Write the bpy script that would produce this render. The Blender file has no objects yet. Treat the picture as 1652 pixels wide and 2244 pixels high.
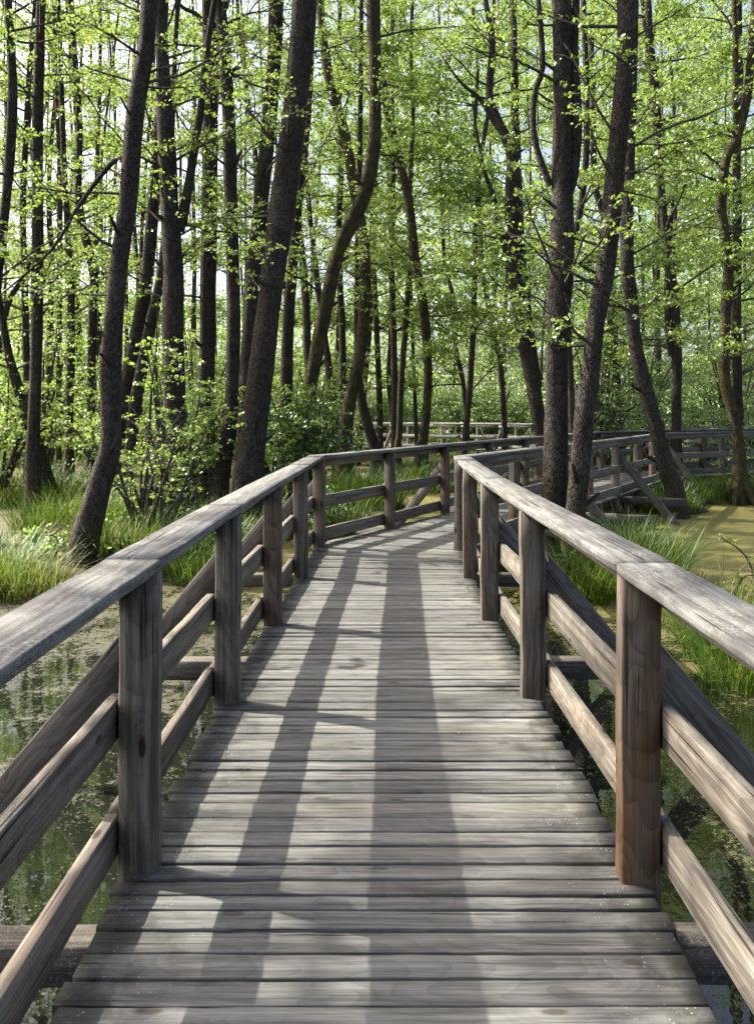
import bpy, math, random
import numpy as np
from mathutils import Vector

# ------------------------------------------------------------------ camera, sky, sun, exposure
scene = bpy.context.scene
COL = scene.collection
F, CX, HY, EYE = 1900.0, 826.0, 900.0, 1.66          # photo measured at 1652 x 2244
cam_d = bpy.data.cameras.new('camera')
cam = bpy.data.objects.new('camera', cam_d)
COL.objects.link(cam)
cam.location = (0, 0, EYE)
cam.rotation_euler = (math.radians(90), 0, 0)
cam_d.sensor_fit = 'HORIZONTAL'
cam_d.sensor_width = 36.0
cam_d.lens = 36.0 * F / 1652.0
cam_d.shift_y = -(1122.0 - HY) / 1652.0
cam_d.clip_start = 0.05
cam_d.clip_end = 2000
scene.camera = cam

SUN_TO = Vector((-0.98, 0.42, 1.0)).normalized()       # towards the sun
world = bpy.data.worlds.new('World')
scene.world = world
world.use_nodes = True
wn = world.node_tree.nodes
bg = wn['Background']
sky = wn.new('ShaderNodeTexSky')
sky.sky_type = 'NISHITA'
sky.sun_disc = False
sky.sun_elevation = math.asin(SUN_TO.z)
sky.sun_rotation = math.atan2(SUN_TO.x, SUN_TO.y)
sky.air_density = 0.65
sky.dust_density = 6.0
sky.ozone_density = 0.6
world.node_tree.links.new(sky.outputs[0], bg.inputs[0])
bg.inputs[1].default_value = 0.15
sun_d = bpy.data.lights.new('sun', 'SUN')
sun_d.energy = 4.5
sun_d.angle = math.radians(0.5)
sun_d.color = (1.0, 0.94, 0.84)
sun = bpy.data.objects.new('sun', sun_d)
COL.objects.link(sun)
sun.rotation_euler = (-SUN_TO).to_track_quat('-Z', 'Y').to_euler()
scene.view_settings.view_transform = 'Standard'
scene.view_settings.look = 'None'
scene.view_settings.exposure = 1.38
scene.view_settings.gamma = 1.0
scene.cycles.max_bounces = 8
scene.cycles.diffuse_bounces = 5
scene.cycles.glossy_bounces = 2
scene.cycles.transmission_bounces = 4
scene.cycles.caustics_reflective = False
scene.cycles.caustics_refractive = False
scene.cycles.use_denoising = True
scene.cycles.sample_clamp_indirect = 6.0

R = np.random.default_rng(7)


def P(px, py, Y):
    return np.array([(px - CX) / F * Y, Y, EYE - (py - HY) / F * Y])


# ------------------------------------------------------------------ object helpers
def tag(o, label=None, cat=None, group=None, kind=None):
    if label: o['label'] = label
    if cat: o['category'] = cat
    if group: o['group'] = group
    if kind: o['kind'] = kind
    return o


def thing(name, label, cat, loc=(0, 0, 0), group=None):
    o = bpy.data.objects.new(name, None)
    o.empty_display_size = 0.2
    COL.objects.link(o)
    o.location = loc
    return tag(o, label, cat, group)


class MB:
    """collects vertices, faces of 3 / 4 / n corners and float attributes; links them as one mesh object"""
    def __init__(self):
        self.v, self.f, self.m, self.a, self.n = [], [], [], {}, 0

    def add(self, v, faces, mat=0, **attrs):
        v = np.asarray(v, dtype=np.float32).reshape(-1, 3)
        for f in faces:
            f = np.asarray(f, dtype=np.int32)
            if f.size:
                self.f.append(f + self.n)
                self.m.append(np.full(len(f), mat, dtype=np.int32))
        self.v.append(v)
        for k, val in attrs.items():
            val = np.asarray(val, dtype=np.float32)
            if val.ndim == 0:
                val = np.full(len(v), val, dtype=np.float32)
            self.a.setdefault(k, []).append((self.n, val))
        self.n += len(v)

    def build(self, name, mats, parent=None, smooth=False, loc=None):
        v = np.concatenate(self.v)
        off = np.zeros(3, dtype=np.float32)
        if parent is not None:
            p, acc = parent, np.zeros(3)
            while p is not None:
                acc = acc + np.array(p.location)
                p = p.parent
            off = acc
        if loc is not None:
            off = np.array(loc)
        me = bpy.data.meshes.new(name)
        v = (v - off).astype(np.float32)
        me.vertices.add(len(v))
        me.vertices.foreach_set('co', v.ravel())
        loops = np.concatenate([f.ravel() for f in self.f])
        tot = np.concatenate([np.full(len(f), f.shape[1], dtype=np.int32) for f in self.f])
        st = np.concatenate([[0], np.cumsum(tot)[:-1]]).astype(np.int32)
        me.loops.add(len(loops))
        me.loops.foreach_set('vertex_index', loops)
        me.polygons.add(len(tot))
        me.polygons.foreach_set('loop_start', st)
        me.polygons.foreach_set('loop_total', tot)
        if not isinstance(mats, (list, tuple)):
            mats = [mats]
        for m in mats:
            me.materials.append(m)
        me.polygons.foreach_set('material_index', np.concatenate(self.m))
        if smooth:
            me.polygons.foreach_set('use_smooth', np.ones(len(tot), dtype=bool))
        me.update(calc_edges=True)
        for k, parts in self.a.items():
            vec = parts[0][1].ndim == 2
            at = me.attributes.new(k, 'FLOAT_VECTOR' if vec else 'FLOAT', 'POINT')
            arr = np.zeros((len(v), 3) if vec else len(v), dtype=np.float32)
            for s, val in parts:
                arr[s:s + len(val)] = val
            at.data.foreach_set('vector' if vec else 'value', arr.ravel())
        o = bpy.data.objects.new(name, me)
        COL.objects.link(o)
        if parent is not None:
            o.parent = parent
        if loc is not None:
            o.location = loc
        return o


# ------------------------------------------------------------------ materials
def new_mat(name):
    m = bpy.data.materials.new(name)
    m.use_nodes = True
    nt = m.node_tree
    nt.nodes.clear()
    out = nt.nodes.new('ShaderNodeOutputMaterial')
    return m, nt, out


class G:
    """small node-graph writer"""
    def __init__(self, nt): self.nt = nt

    def n(self, t, **kw):
        x = self.nt.nodes.new(t)
        for k, v in kw.items(): setattr(x, k, v)
        return x

    def put(self, sock, v):
        if hasattr(v, 'node'): self.nt.links.new(v, sock)
        elif v is not None: sock.default_value = v

    def math(self, op, a, b=None, c=None, clamp=False):
        x = self.n('ShaderNodeMath', operation=op, use_clamp=clamp)
        self.put(x.inputs[0], a)
        if b is not None: self.put(x.inputs[1], b)
        if c is not None: self.put(x.inputs[2], c)
        return x.outputs[0]

    def vmath(self, op, a, b=None, out=0):
        x = self.n('ShaderNodeVectorMath', operation=op)
        self.put(x.inputs[0], a)
        if b is not None: self.put(x.inputs[1], b)
        return x.outputs['Value'] if op in ('LENGTH', 'DISTANCE', 'DOT_PRODUCT') else x.outputs[0]

    def noise(self, vec, scale=1.0, detail=3.0, rough=0.55, col=False):
        x = self.n('ShaderNodeTexNoise')
        self.put(x.inputs['Vector'], vec)
        x.inputs['Scale'].default_value = scale
        x.inputs['Detail'].default_value = detail
        x.inputs['Roughness'].default_value = rough
        return x.outputs['Color'] if col else x.outputs['Fac']

    def voro(self, vec, scale=1.0, feature='F1', rnd=1.0, out='Distance'):
        x = self.n('ShaderNodeTexVoronoi', feature=feature)
        self.put(x.inputs['Vector'], vec)
        x.inputs['Scale'].default_value = scale
        x.inputs['Randomness'].default_value = rnd
        return x.outputs[out]

    def map(self, v, a, b, c=0.0, d=1.0, smooth=True):
        x = self.n('ShaderNodeMapRange')
        x.interpolation_type = 'SMOOTHSTEP' if smooth else 'LINEAR'
        self.put(x.inputs[0], v)
        for i, q in enumerate((a, b, c, d)): self.put(x.inputs[1 + i], q)
        return x.outputs[0]

    def mix(self, fac, a, b, blend='MIX'):
        x = self.n('ShaderNodeMix', data_type='RGBA', blend_type=blend)
        self.put(x.inputs['Factor'], fac)
        for s, v in ((x.inputs[6], a), (x.inputs[7], b)):
            if isinstance(v, tuple): v = (*v[:3], 1.0)
            self.put(s, v)
        return x.outputs[2]

    def attr(self, name, out='Fac'):
        return self.n('ShaderNodeAttribute', attribute_name=name).outputs[out]

    def bump(self, h, strength=0.4, dist=0.004, normal=None):
        x = self.n('ShaderNodeBump')
        x.inputs['Strength'].default_value = strength
        x.inputs['Distance'].default_value = dist
        self.put(x.inputs['Height'], h)
        if normal is not None: self.put(x.inputs['Normal'], normal)
        return x.outputs[0]

    def bsdf(self, col, rough=0.8, normal=None, spec=0.3):
        x = self.n('ShaderNodeBsdfPrincipled')
        self.put(x.inputs['Base Color'], (*col, 1.0) if isinstance(col, tuple) else col)
        self.put(x.inputs['Roughness'], rough)
        x.inputs['Specular IOR Level'].default_value = spec
        if normal is not None: self.put(x.inputs['Normal'], normal)
        return x.outputs[0]


def wood(name, light, dark, warm, warm_amt, ring=0.35, lichen=0.0, rough=0.85, edge=False, knots=1.0, streak_lo=0.38, streak_hi=0.64):
    m, nt, out = new_mat(name)
    g = G(nt)
    wp = g.attr('wp', 'Vector')
    rnd = g.attr('rnd')
    lo = g.noise(g.vmath('MULTIPLY', wp, (1.1, 5, 5)), 1.0, 2)
    # knots: sparse cells along the board, the grain flows round them
    kv = g.voro(g.vmath('MULTIPLY', wp, (2.6, 7.5, 7.5)), 1.0)
    kfac = g.map(kv, 0.13, 0.07, 0.0, knots)
    kpush = g.map(kv, 0.5, 0.05, 0.0, 0.016)
    warp = g.vmath('SCALE', g.vmath('SUBTRACT', g.noise(g.vmath('MULTIPLY', wp, (2.0, 6, 6)), 1.0, 2, col=True), (0.5, 0.5, 0.5)))
    warp.node.inputs['Scale'].default_value = 0.022
    v = g.vmath('ADD', g.vmath('MULTIPLY', wp, (0.045, 1, 1)), warp)
    r = g.math('ADD', g.vmath('LENGTH', v), kpush)
    saw = g.math('FRACT', g.math('MULTIPLY', r, 150.0))
    rings = g.math('MULTIPLY', g.math('POWER', saw, 2.2), g.map(g.noise(g.vmath('MULTIPLY', wp, (1, 14, 14)), 1, 2), 0.3, 0.65, 0.35, 1.0))
    st = g.noise(g.vmath('MULTIPLY', wp, (3.2, 130, 130)), 1.0, 4, 0.65)
    st2 = g.noise(g.vmath('MULTIPLY', wp, (1.6, 34, 34)), 1.0, 4, 0.6)
    crack = g.map(g.noise(g.vmath('MULTIPLY', wp, (1.3, 75, 75)), 1.0, 2, 0.4), 0.355, 0.29)
    blot = g.noise(g.vmath('MULTIPLY', wp, (3.5, 9, 9)), 1.0, 5, 0.6)
    stk = g.math('ADD', g.math('MULTIPLY', st, 0.4), g.math('MULTIPLY', st2, 0.6))
    c = g.mix(g.map(stk, streak_lo, streak_hi), dark, light)
    wsel = g.map(g.math('FRACT', g.math('MULTIPLY', rnd, 7.3)), 0.1, 0.9, 0.15, 1.0)
    c = g.mix(g.math('MULTIPLY', g.map(lo, 0.40, 0.66, 0.0, warm_amt), wsel), c, warm)
    c = g.mix(g.math('MULTIPLY', rings, ring), c, tuple(x * 0.35 for x in dark))
    c = g.mix(g.map(blot, 0.52, 0.75, 0.0, 0.45), c, tuple(x * 0.55 for x in dark))
    c = g.mix(kfac, c, (0.035, 0.022, 0.014))
    c = g.mix(g.math('MULTIPLY', crack, 0.85), c, (0.012, 0.011, 0.01))
    bri = g.map(rnd, 0, 1, 0.62, 0.98, smooth=False)
    hs = g.n('ShaderNodeHueSaturation')
    nt.links.new(c, hs.inputs['Color'])
    g.put(hs.inputs['Value'], bri)
    c = hs.outputs[0]
    if lichen:
        geo = g.n('ShaderNodeNewGeometry')
        p = geo.outputs['Position']
        sp = g.noise(p, 95.0, 4, 0.7)
        big = g.noise(p, 5.0, 3, 0.6)
        fac = g.math('MULTIPLY', g.map(sp, 0.54, 0.66), g.map(big, 0.40, 0.62, 0.15, 1.0))
        c = g.mix(g.math('MULTIPLY', fac, lichen), c, (0.50, 0.50, 0.47))
        dk = g.math('MULTIPLY', g.map(g.noise(p, 60.0, 3, 0.6), 0.58, 0.70), g.map(g.noise(p, 3.0, 2), 0.45, 0.65))
        c = g.mix(g.math('MULTIPLY', dk, 0.7 * lichen), c, (0.05, 0.05, 0.05))
    if edge:
        e = g.attr('edge')
        geo = g.n('ShaderNodeNewGeometry')
        p = geo.outputs['Position']
        n2 = g.noise(p, 6.0, 5, 0.65)
        e2 = g.math('ADD', e, g.map(n2, 0.3, 0.7, -0.16, 0.16))
        damp = g.map(e2, 0.26, -0.04, 0.0, 0.85)
        c = g.mix(damp, c, (0.045, 0.048, 0.040))
        specks = g.math('MULTIPLY', g.map(g.voro(p, 55.0), 0.25, 0.12), g.map(g.noise(p, 9.0, 3), 0.5, 0.62))
        c = g.mix(g.math('MULTIPLY', g.math('MULTIPLY', specks, 0.8), g.map(e, 0.45, 0.1)), c, (0.38, 0.40, 0.36))
    hgt = g.math('SUBTRACT', g.math('ADD', g.math('MULTIPLY', stk, 1.0), g.math('MULTIPLY', rings, 0.35)), g.math('MULTIPLY', crack, 1.2))
    nrm = g.bump(hgt, 0.45, 0.004)
    nt.links.new(g.bsdf(c, rough, nrm, 0.25), out.inputs[0])
    return m


W_DECK = wood('weathered deck boards', (0.272, 0.277, 0.256), (0.084, 0.086, 0.079), (0.235, 0.215, 0.172), 0.40, ring=0.26, edge=True, knots=0.6, streak_lo=0.32, streak_hi=0.70)
W_CAP = wood('grey handrail timber', (0.268, 0.270, 0.250), (0.094, 0.095, 0.088), (0.265, 0.235, 0.185), 0.35, ring=0.28, lichen=0.6, knots=0.4)
W_WARM = wood('warm brown post timber', (0.260, 0.220, 0.170), (0.095, 0.076, 0.056), (0.195, 0.108, 0.052), 0.80, ring=0.55, knots=1.0)
W_POST = wood('brown grey post timber', (0.255, 0.232, 0.190), (0.088, 0.079, 0.063), (0.225, 0.140, 0.080), 0.70, ring=0.42, knots=1.0)
W_RAIL = wood('grey brown rail timber', (0.31, 0.287, 0.238), (0.108, 0.098, 0.079), (0.29, 0.215, 0.145), 0.50, ring=0.42, knots=0.9)
W_BRACE = wood('dark grey brace timber', (0.270, 0.245, 0.205), (0.105, 0.095, 0.079), (0.22, 0.17, 0.12), 0.4, ring=0.5, knots=0.8)
W_PALE = wood('far timber toned as sunlit', (0.62, 0.60, 0.54), (0.40, 0.385, 0.34), (0.50, 0.44, 0.36), 0.3)  # far rails lightened in colour, in place of sunlight the trees block
W_BEAM = wood('grey beam timber', (0.225, 0.205, 0.165), (0.09, 0.082, 0.066), (0.19, 0.155, 0.115), 0.4, ring=0.3, lichen=0.5, knots=0.5)


def bark(name, a, b, moss):
    m, nt, out = new_mat(name)
    g = G(nt)
    geo = g.n('ShaderNodeNewGeometry')
    p = geo.outputs['Position']
    wob = g.vmath('SCALE', g.vmath('SUBTRACT', g.noise(p, 9.0, 2, col=True), (0.5, 0.5, 0.5)))
    wob.node.inputs['Scale'].default_value = 0.03
    q = g.vmath('MULTIPLY', g.vmath('ADD', p, wob), (1, 1, 0.24))
    ed = g.voro(q, 44.0, 'DISTANCE_TO_EDGE')
    cell = g.voro(q, 44.0, 'F1', out='Color')
    crack = g.math('MULTIPLY', g.map(ed, 0.22, 0.0), g.map(g.noise(p, 14.0, 3), 0.3, 0.6, 0.35, 1.0))
    fine = g.noise(g.vmath('MULTIPLY', p, (1, 1, 0.5)), 70.0, 4, 0.7)
    big = g.noise(p, 2.2, 3)
    sep = g.n('ShaderNodeSeparateColor')
    nt.links.new(cell, sep.inputs[0])
    c = g.mix(g.math('ADD', g.math('MULTIPLY', sep.outputs[0], 0.5), g.math('MULTIPLY', fine, 0.5)), b, a)
    c = g.mix(g.map(big, 0.45, 0.7, 0, 0.5), c, tuple(x * 1.5 for x in a))
    lich = g.math('MULTIPLY', g.map(g.noise(p, 38.0, 4, 0.7), 0.56, 0.68), g.map(g.noise(p, 3.1, 2), 0.45, 0.65))
    c = g.mix(g.math('MULTIPLY', lich, 0.5), c, (0.17, 0.17, 0.145))
    c = g.mix(g.math('MULTIPLY', crack, 0.75), c, tuple(x * 0.3 for x in b))
    if moss:
        mo = g.math('MULTIPLY', g.map(g.noise(p, 5.0, 4, 0.65), 0.44, 0.62), moss)
        c = g.mix(mo, c, (0.13, 0.115, 0.022))
    sz = g.n('ShaderNodeSeparateXYZ'); nt.links.new(p, sz.inputs[0])
    ft = g.math('MULTIPLY', g.map(g.math('ADD', sz.outputs[2], g.map(big, 0.3, 0.7, -0.5, 0.5)), 0.9, -0.3), g.map(g.noise(p, 7.0, 4, 0.65), 0.38, 0.60))
    c = g.mix(g.math('MULTIPLY', ft, 0.6), c, (0.085, 0.088, 0.022))
    h = g.math('ADD', g.math('SUBTRACT', 0.0, crack), g.math('MULTIPLY', fine, 0.5))
    nt.links.new(g.bsdf(c, 0.95, g.bump(h, 1.0, 0.02), 0.15), out.inputs[0])
    return m


BARK = bark('dark alder bark', (0.098, 0.086, 0.073), (0.040, 0.035, 0.030), 0.0)
BARK_M = bark('mossy alder bark', (0.100, 0.087, 0.070), (0.044, 0.038, 0.031), 0.6)
BARK_F = bark('grey far bark', (0.120, 0.104, 0.088), (0.062, 0.053, 0.045), 0.2)
TWIG = bark('grey twig bark', (0.20, 0.18, 0.15), (0.09, 0.08, 0.065), 0.0)


def leaf(name, a, b, c3, trans=0.5, gloss=0.012):
    m, nt, out = new_mat(name)
    g = G(nt)
    t = g.attr('tint')
    c = g.mix(g.map(t, 0.0, 0.6), a, b)
    c = g.mix(g.map(t, 0.6, 1.0), c, c3)
    d = g.n('ShaderNodeBsdfDiffuse')
    nt.links.new(c, d.inputs['Color'])
    tr = g.n('ShaderNodeBsdfTranslucent')
    warm = g.mix(0.45, c, (0.36, 0.48, 0.06))
    nt.links.new(warm, tr.inputs['Color'])
    mx = g.n('ShaderNodeMixShader')
    mx.inputs[0].default_value = trans
    nt.links.new(d.outputs[0], mx.inputs[1])
    nt.links.new(tr.outputs[0], mx.inputs[2])
    gl = g.n('ShaderNodeBsdfGlossy')
    gl.inputs['Roughness'].default_value = 0.55
    gl.inputs['Color'].default_value = (0.9, 0.95, 0.9, 1)
    m2 = g.n('ShaderNodeMixShader')
    fr = g.n('ShaderNodeFresnel')
    fr.inputs[0].default_value = 1.4
    nt.links.new(g.math('MULTIPLY', fr.outputs[0], gloss * 10), m2.inputs[0])
    nt.links.new(mx.outputs[0], m2.inputs[1])
    nt.links.new(gl.outputs[0], m2.inputs[2])
    nt.links.new(m2.outputs[0], out.inputs[0])
    return m


LEAF = leaf('spring alder leaves', (0.115, 0.205, 0.048), (0.210, 0.328, 0.075), (0.335, 0.430, 0.130))
LEAF_D = leaf('dark green leaves', (0.034, 0.092, 0.022), (0.062, 0.150, 0.034), (0.105, 0.215, 0.050), trans=0.35)
LEAF_P = leaf('pale green leaves', (0.150, 0.270, 0.080), (0.245, 0.380, 0.120), (0.350, 0.460, 0.185), trans=0.45, gloss=0.02)  # paler leaf colour, partly standing in for light on the dim understorey
GRASS = leaf('sedge blades', (0.018, 0.066, 0.009), (0.058, 0.165, 0.014), (0.200, 0.235, 0.055), trans=0.25, gloss=0.006)
GRASS_S = leaf('straw coloured sedge blades', (0.060, 0.115, 0.018), (0.190, 0.165, 0.065), (0.330, 0.270, 0.135), trans=0.35, gloss=0.005)


# ------------------------------------------------------------------ terrain and water
ISLES = [  # x, y, rx, ry, height of the top
    (-3.9, 11.6, 1.3, 1.2, -0.33), (-3.1, 13.2, 1.5, 1.9, -0.30), (-2.5, 16.2, 1.8, 2.2, -0.22), (-4.6, 15.5, 1.6, 2.2, -0.30),
    (-5.3, 10.6, 1.3, 0.8, -0.34), (-2.1, 11.1, 0.55, 0.8, -0.40), (-8.0, 21.0, 1.8, 1.6, -0.30), (-3.5, 20.5, 2.4, 2.8, -0.25),
    (2.55, 11.1, 1.0, 0.75, -0.30), (3.4, 11.4, 0.85, 0.8, -0.33), (3.5, 8.6, 0.5, 0.7, -0.42), (3.7, 7.3, 0.75, 0.9, -0.36),
    (8.6, 20.6, 3.0, 0.8, -0.30), (6.4, 19.0, 0.9, 1.2, -0.34), (-0.7, 14.3, 0.9, 1.3, -0.36), (-0.2, 19.5, 1.0, 1.0, -0.33), (1.0, 24.0, 1.6, 1.6, -0.30),
    (8.5, 30.0, 5.0, 4.0, -0.28), (-10.5, 24.5, 3.0, 2.0, -0.30), (12.0, 21.5, 2.0, 2.5, -0.3)]
WATER_Z = -0.50


def ground_z(x, y):
    x = np.asarray(x, float); y = np.asarray(y, float)
    z = np.full(np.broadcast(x, y).shape, -0.95)
    for (a, b, rx, ry, h) in ISLES:
        d = ((x - a) / rx) ** 2 + ((y - b) / ry) ** 2
        z = np.maximum(z, -0.95 + (h + 0.95) * np.exp(-d * d * 0.55))
    far = np.clip((y - 27 + 1.5 * np.sin(x * 0.35)) / 8.0, 0, 1)
    z = np.maximum(z, -0.95 + far * 0.58)
    side = np.clip((np.abs(x) - 16) / 6.0, 0, 1)
    z = np.maximum(z, -0.95 + side * 0.55)
    z = z + 0.03 * np.sin(x * 3.1 + y * 1.7) * np.sin(y * 2.3 - x * 0.9)
    return z


def axis(lo, hi, fine_lo, fine_hi, step, coarse):
    a = list(np.arange(fine_lo, fine_hi + 1e-6, step))
    s, x = step, fine_lo
    while x > lo:
        s = min(s * 1.25, coarse); x -= s; a.insert(0, x)
    s, x = step, fine_hi
    while x < hi:
        s = min(s * 1.25, coarse); x += s; a.append(x)
    return np.array(a)


def sheet(name, xs, ys, zf, mat, **attr):
    X, Y = np.meshgrid(xs, ys)
    Z = zf(X, Y)
    v = np.stack([X, Y, Z], -1).reshape(-1, 3)
    nx, ny = len(xs), len(ys)
    i = np.arange(nx - 1)[None, :] + np.arange(ny - 1)[:, None] * nx
    q = np.stack([i, i + 1, i + 1 + nx, i + nx], -1).reshape(-1, 4)
    mb = MB()
    mb.add(v, [q], **{k: fn(X, Y).ravel() for k, fn in attr.items()})
    return mb.build(name, mat, smooth=True)


m, nt, out = new_mat('marsh soil')
g = G(nt)
pos = g.n('ShaderNodeNewGeometry').outputs['Position']
c = g.mix(g.map(g.noise(pos, 3.0, 5, 0.65), 0.35, 0.65), (0.030, 0.024, 0.014), (0.085, 0.068, 0.032))
c = g.mix(g.map(g.noise(pos, 1.1, 4, 0.6), 0.50, 0.68), c, (0.050, 0.085, 0.016))
nt.links.new(g.bsdf(c, 0.95, g.bump(g.noise(pos, 25, 4), 0.8, 0.03), 0.1), out.inputs[0])
SOIL = m
gx = axis(-320, 320, -14, 14, 0.22, 14)
gy = axis(-320, 420, -3, 32, 0.22, 14)
tag(sheet('ground', gx, gy, ground_z, SOIL), 'wet brown marsh ground rising in low islands out of the water', kind='structure')

# water with floating duckweed; 'weed' is how thickly it has drifted together
m, nt, out = new_mat('marsh water with duckweed')
g = G(nt)
pos = g.n('ShaderNodeNewGeometry').outputs['Position']
weed = g.attr('weed')
n1 = g.noise(g.vmath('MULTIPLY', pos, (1, 0.8, 1)), 2.1, 5, 0.62)
n2 = g.noise(pos, 16.0, 4, 0.7)
n3 = g.voro(pos, 48.0)
n4 = g.noise(pos, 55.0, 3, 0.7)
mixn = g.math('ADD', g.math('ADD', g.math('MULTIPLY', n1, 0.42), g.math('MULTIPLY', n2, 0.33)), g.math('MULTIPLY', n4, 0.25))
thr = g.map(weed, 0.0, 1.0, 0.64, 0.36, smooth=False)
cov = g.map(g.math('SUBTRACT', mixn, thr), -0.02, 0.025)
sp = g.math('MULTIPLY', g.map(n3, 0.36, 0.26), g.map(g.math('SUBTRACT', mixn, thr), -0.10, 0.0))
cov = g.math('MAXIMUM', cov, g.math('MULTIPLY', sp, 0.9))
cellc = g.voro(pos, 75.0, out='Color')
sc = g.n('ShaderNodeSeparateColor'); nt.links.new(cellc, sc.inputs[0])
yel = g.attr('yellow')
wc = g.mix(yel, (0.085, 0.080, 0.056), (0.270, 0.232, 0.052))
wc = g.mix(g.map(sc.outputs[0], 0.2, 0.9), g.mix(0.5, wc, (0.05, 0.055, 0.02)), wc)
wc = g.mix(g.map(g.noise(pos, 3.2, 4, 0.65), 0.45, 0.68, 0, 0.8), wc, g.mix(yel, (0.070, 0.066, 0.050), (0.135, 0.140, 0.030)))
wc = g.mix(g.map(g.noise(pos, 150.0, 3, 0.7), 0.40, 0.70, 0.0, 0.75), wc, (0.030, 0.032, 0.014))
wc = g.mix(g.map(g.noise(pos, 105.0, 3, 0.7), 0.60, 0.72, 0.0, 0.8), wc, (0.42, 0.39, 0.24))
weed_b = g.bsdf(wc, 0.55, g.bump(g.math('ADD', sc.outputs[1], n2), 0.8, 0.012), 0.4)
ripple = g.bump(g.noise(g.vmath('MULTIPLY', pos, (1, 1, 1)), 5.0, 3), 0.12, 0.01)
wat = g.bsdf((0.010, 0.014, 0.007), 0.02, ripple, 0.9)
wat.node.inputs['IOR'].default_value = 1.45
ms = g.n('ShaderNodeMixShader')
nt.links.new(cov, ms.inputs[0]); nt.links.new(wat, ms.inputs[1]); nt.links.new(weed_b, ms.inputs[2])
nt.links.new(ms.outputs[0], out.inputs[0])
WATER = m


def sstep(a, b, x):
    t = np.clip((x - a) / (b - a), 0, 1)
    return t * t * (3 - 2 * t)


def weed_f(x, y):
    near_left = 0.25 + 0.29 * sstep(4.5, 9.5, y) - 0.10 * sstep(3.5, 2.0, y)
    near_right = 0.22 + 0.34 * sstep(4.5, 9.5, y) + 0.2 * sstep(2.6, 4.0, x)
    w = np.where(x < 0, near_left, near_right)
    return np.clip(np.maximum(w, sstep(9.5, 13.0, y) * 0.93), 0, 1)


def yellow_f(x, y):
    return np.clip(sstep(7.5, 13.0, y) * (0.45 + 0.55 * sstep(-3, 0, x)) + 0.55 * sstep(0.3, 1.5, x), 0, 1)  # left side duller in colour, partly standing in for tree shade on duckweed


wx = axis(-300, 300, -14, 14, 0.5, 20)
wy = axis(-300, 400, -3, 32, 0.5, 20)
tag(sheet('water', wx, wy, lambda x, y: np.full(x.shape, WATER_Z), WATER, weed=weed_f, yellow=yellow_f),
    'dark still marsh water patched with yellow green duckweed', kind='structure')


# ------------------------------------------------------------------ timber boards
def board(mb, p0, p1, w, h, up=(0, 0, 1), seg=5, ch=0.005, warp=0.002, rnd=None, edge=None, wavy=0.0):
    """box from p0 to p1 (centre line), w across, h along 'up', chamfered, slightly warped"""
    p0 = np.array(p0, float); p1 = np.array(p1, float)
    d = p1 - p0; L = np.linalg.norm(d); d = d / L
    up = np.array(up, float); up = up - d * up.dot(d); up /= np.linalg.norm(up)
    s = np.cross(d, up)
    sec = np.array([(-w / 2 + ch, -h / 2), (w / 2 - ch, -h / 2), (w / 2, -h / 2 + ch), (w / 2, h / 2 - ch),
                    (w / 2 - ch, h / 2), (-w / 2 + ch, h / 2), (-w / 2, h / 2 - ch), (-w / 2, -h / 2 + ch)])
    ts = np.linspace(0, 1, seg + 1)
    o = R.uniform(-30, 30); py, pz = R.uniform(-0.12, 0.12), R.uniform(-0.09, -0.03) * R.choice([-1, 1])
    V, A = [], []
    for t in ts:
        j = R.normal(0, warp, 2)
        sc = sec * (1 + R.normal(0, wavy, (8, 1))) if wavy else sec
        c = p0 + d * (L * t)
        V.append(c + (sc[:, :1] + j[0]) * s + (sc[:, 1:] + j[1]) * up)
        A.append(np.column_stack([np.full(8, L * t + o), sc[:, 0] + py, sc[:, 1] + pz]))
    V = np.concatenate(V); A = np.concatenate(A)
    q = []
    for k in range(seg):
        for i in range(8):
            a = k * 8 + i; b = k * 8 + (i + 1) % 8
            q.append((a, b, b + 8, a + 8))
    caps = [tuple(range(7, -1, -1)), tuple(seg * 8 + i for i in range(8))]
    at = dict(wp=A, rnd=R.uniform() if rnd is None else rnd)
    if edge is not None:
        e = np.repeat(np.minimum(ts, 1 - ts) * L, 8)
        at['edge'] = e
    mb.add(V, [q, caps], **at)


def one_board(name, mat, parent, *a, **k):
    mb = MB(); board(mb, *a, **k)
    return mb.build(name, mat, parent)


def unit(v):
    v = np.array(v, float); return v / np.linalg.norm(v)


RAIL_Z = 1.12
CAP_T = 0.042


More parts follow.
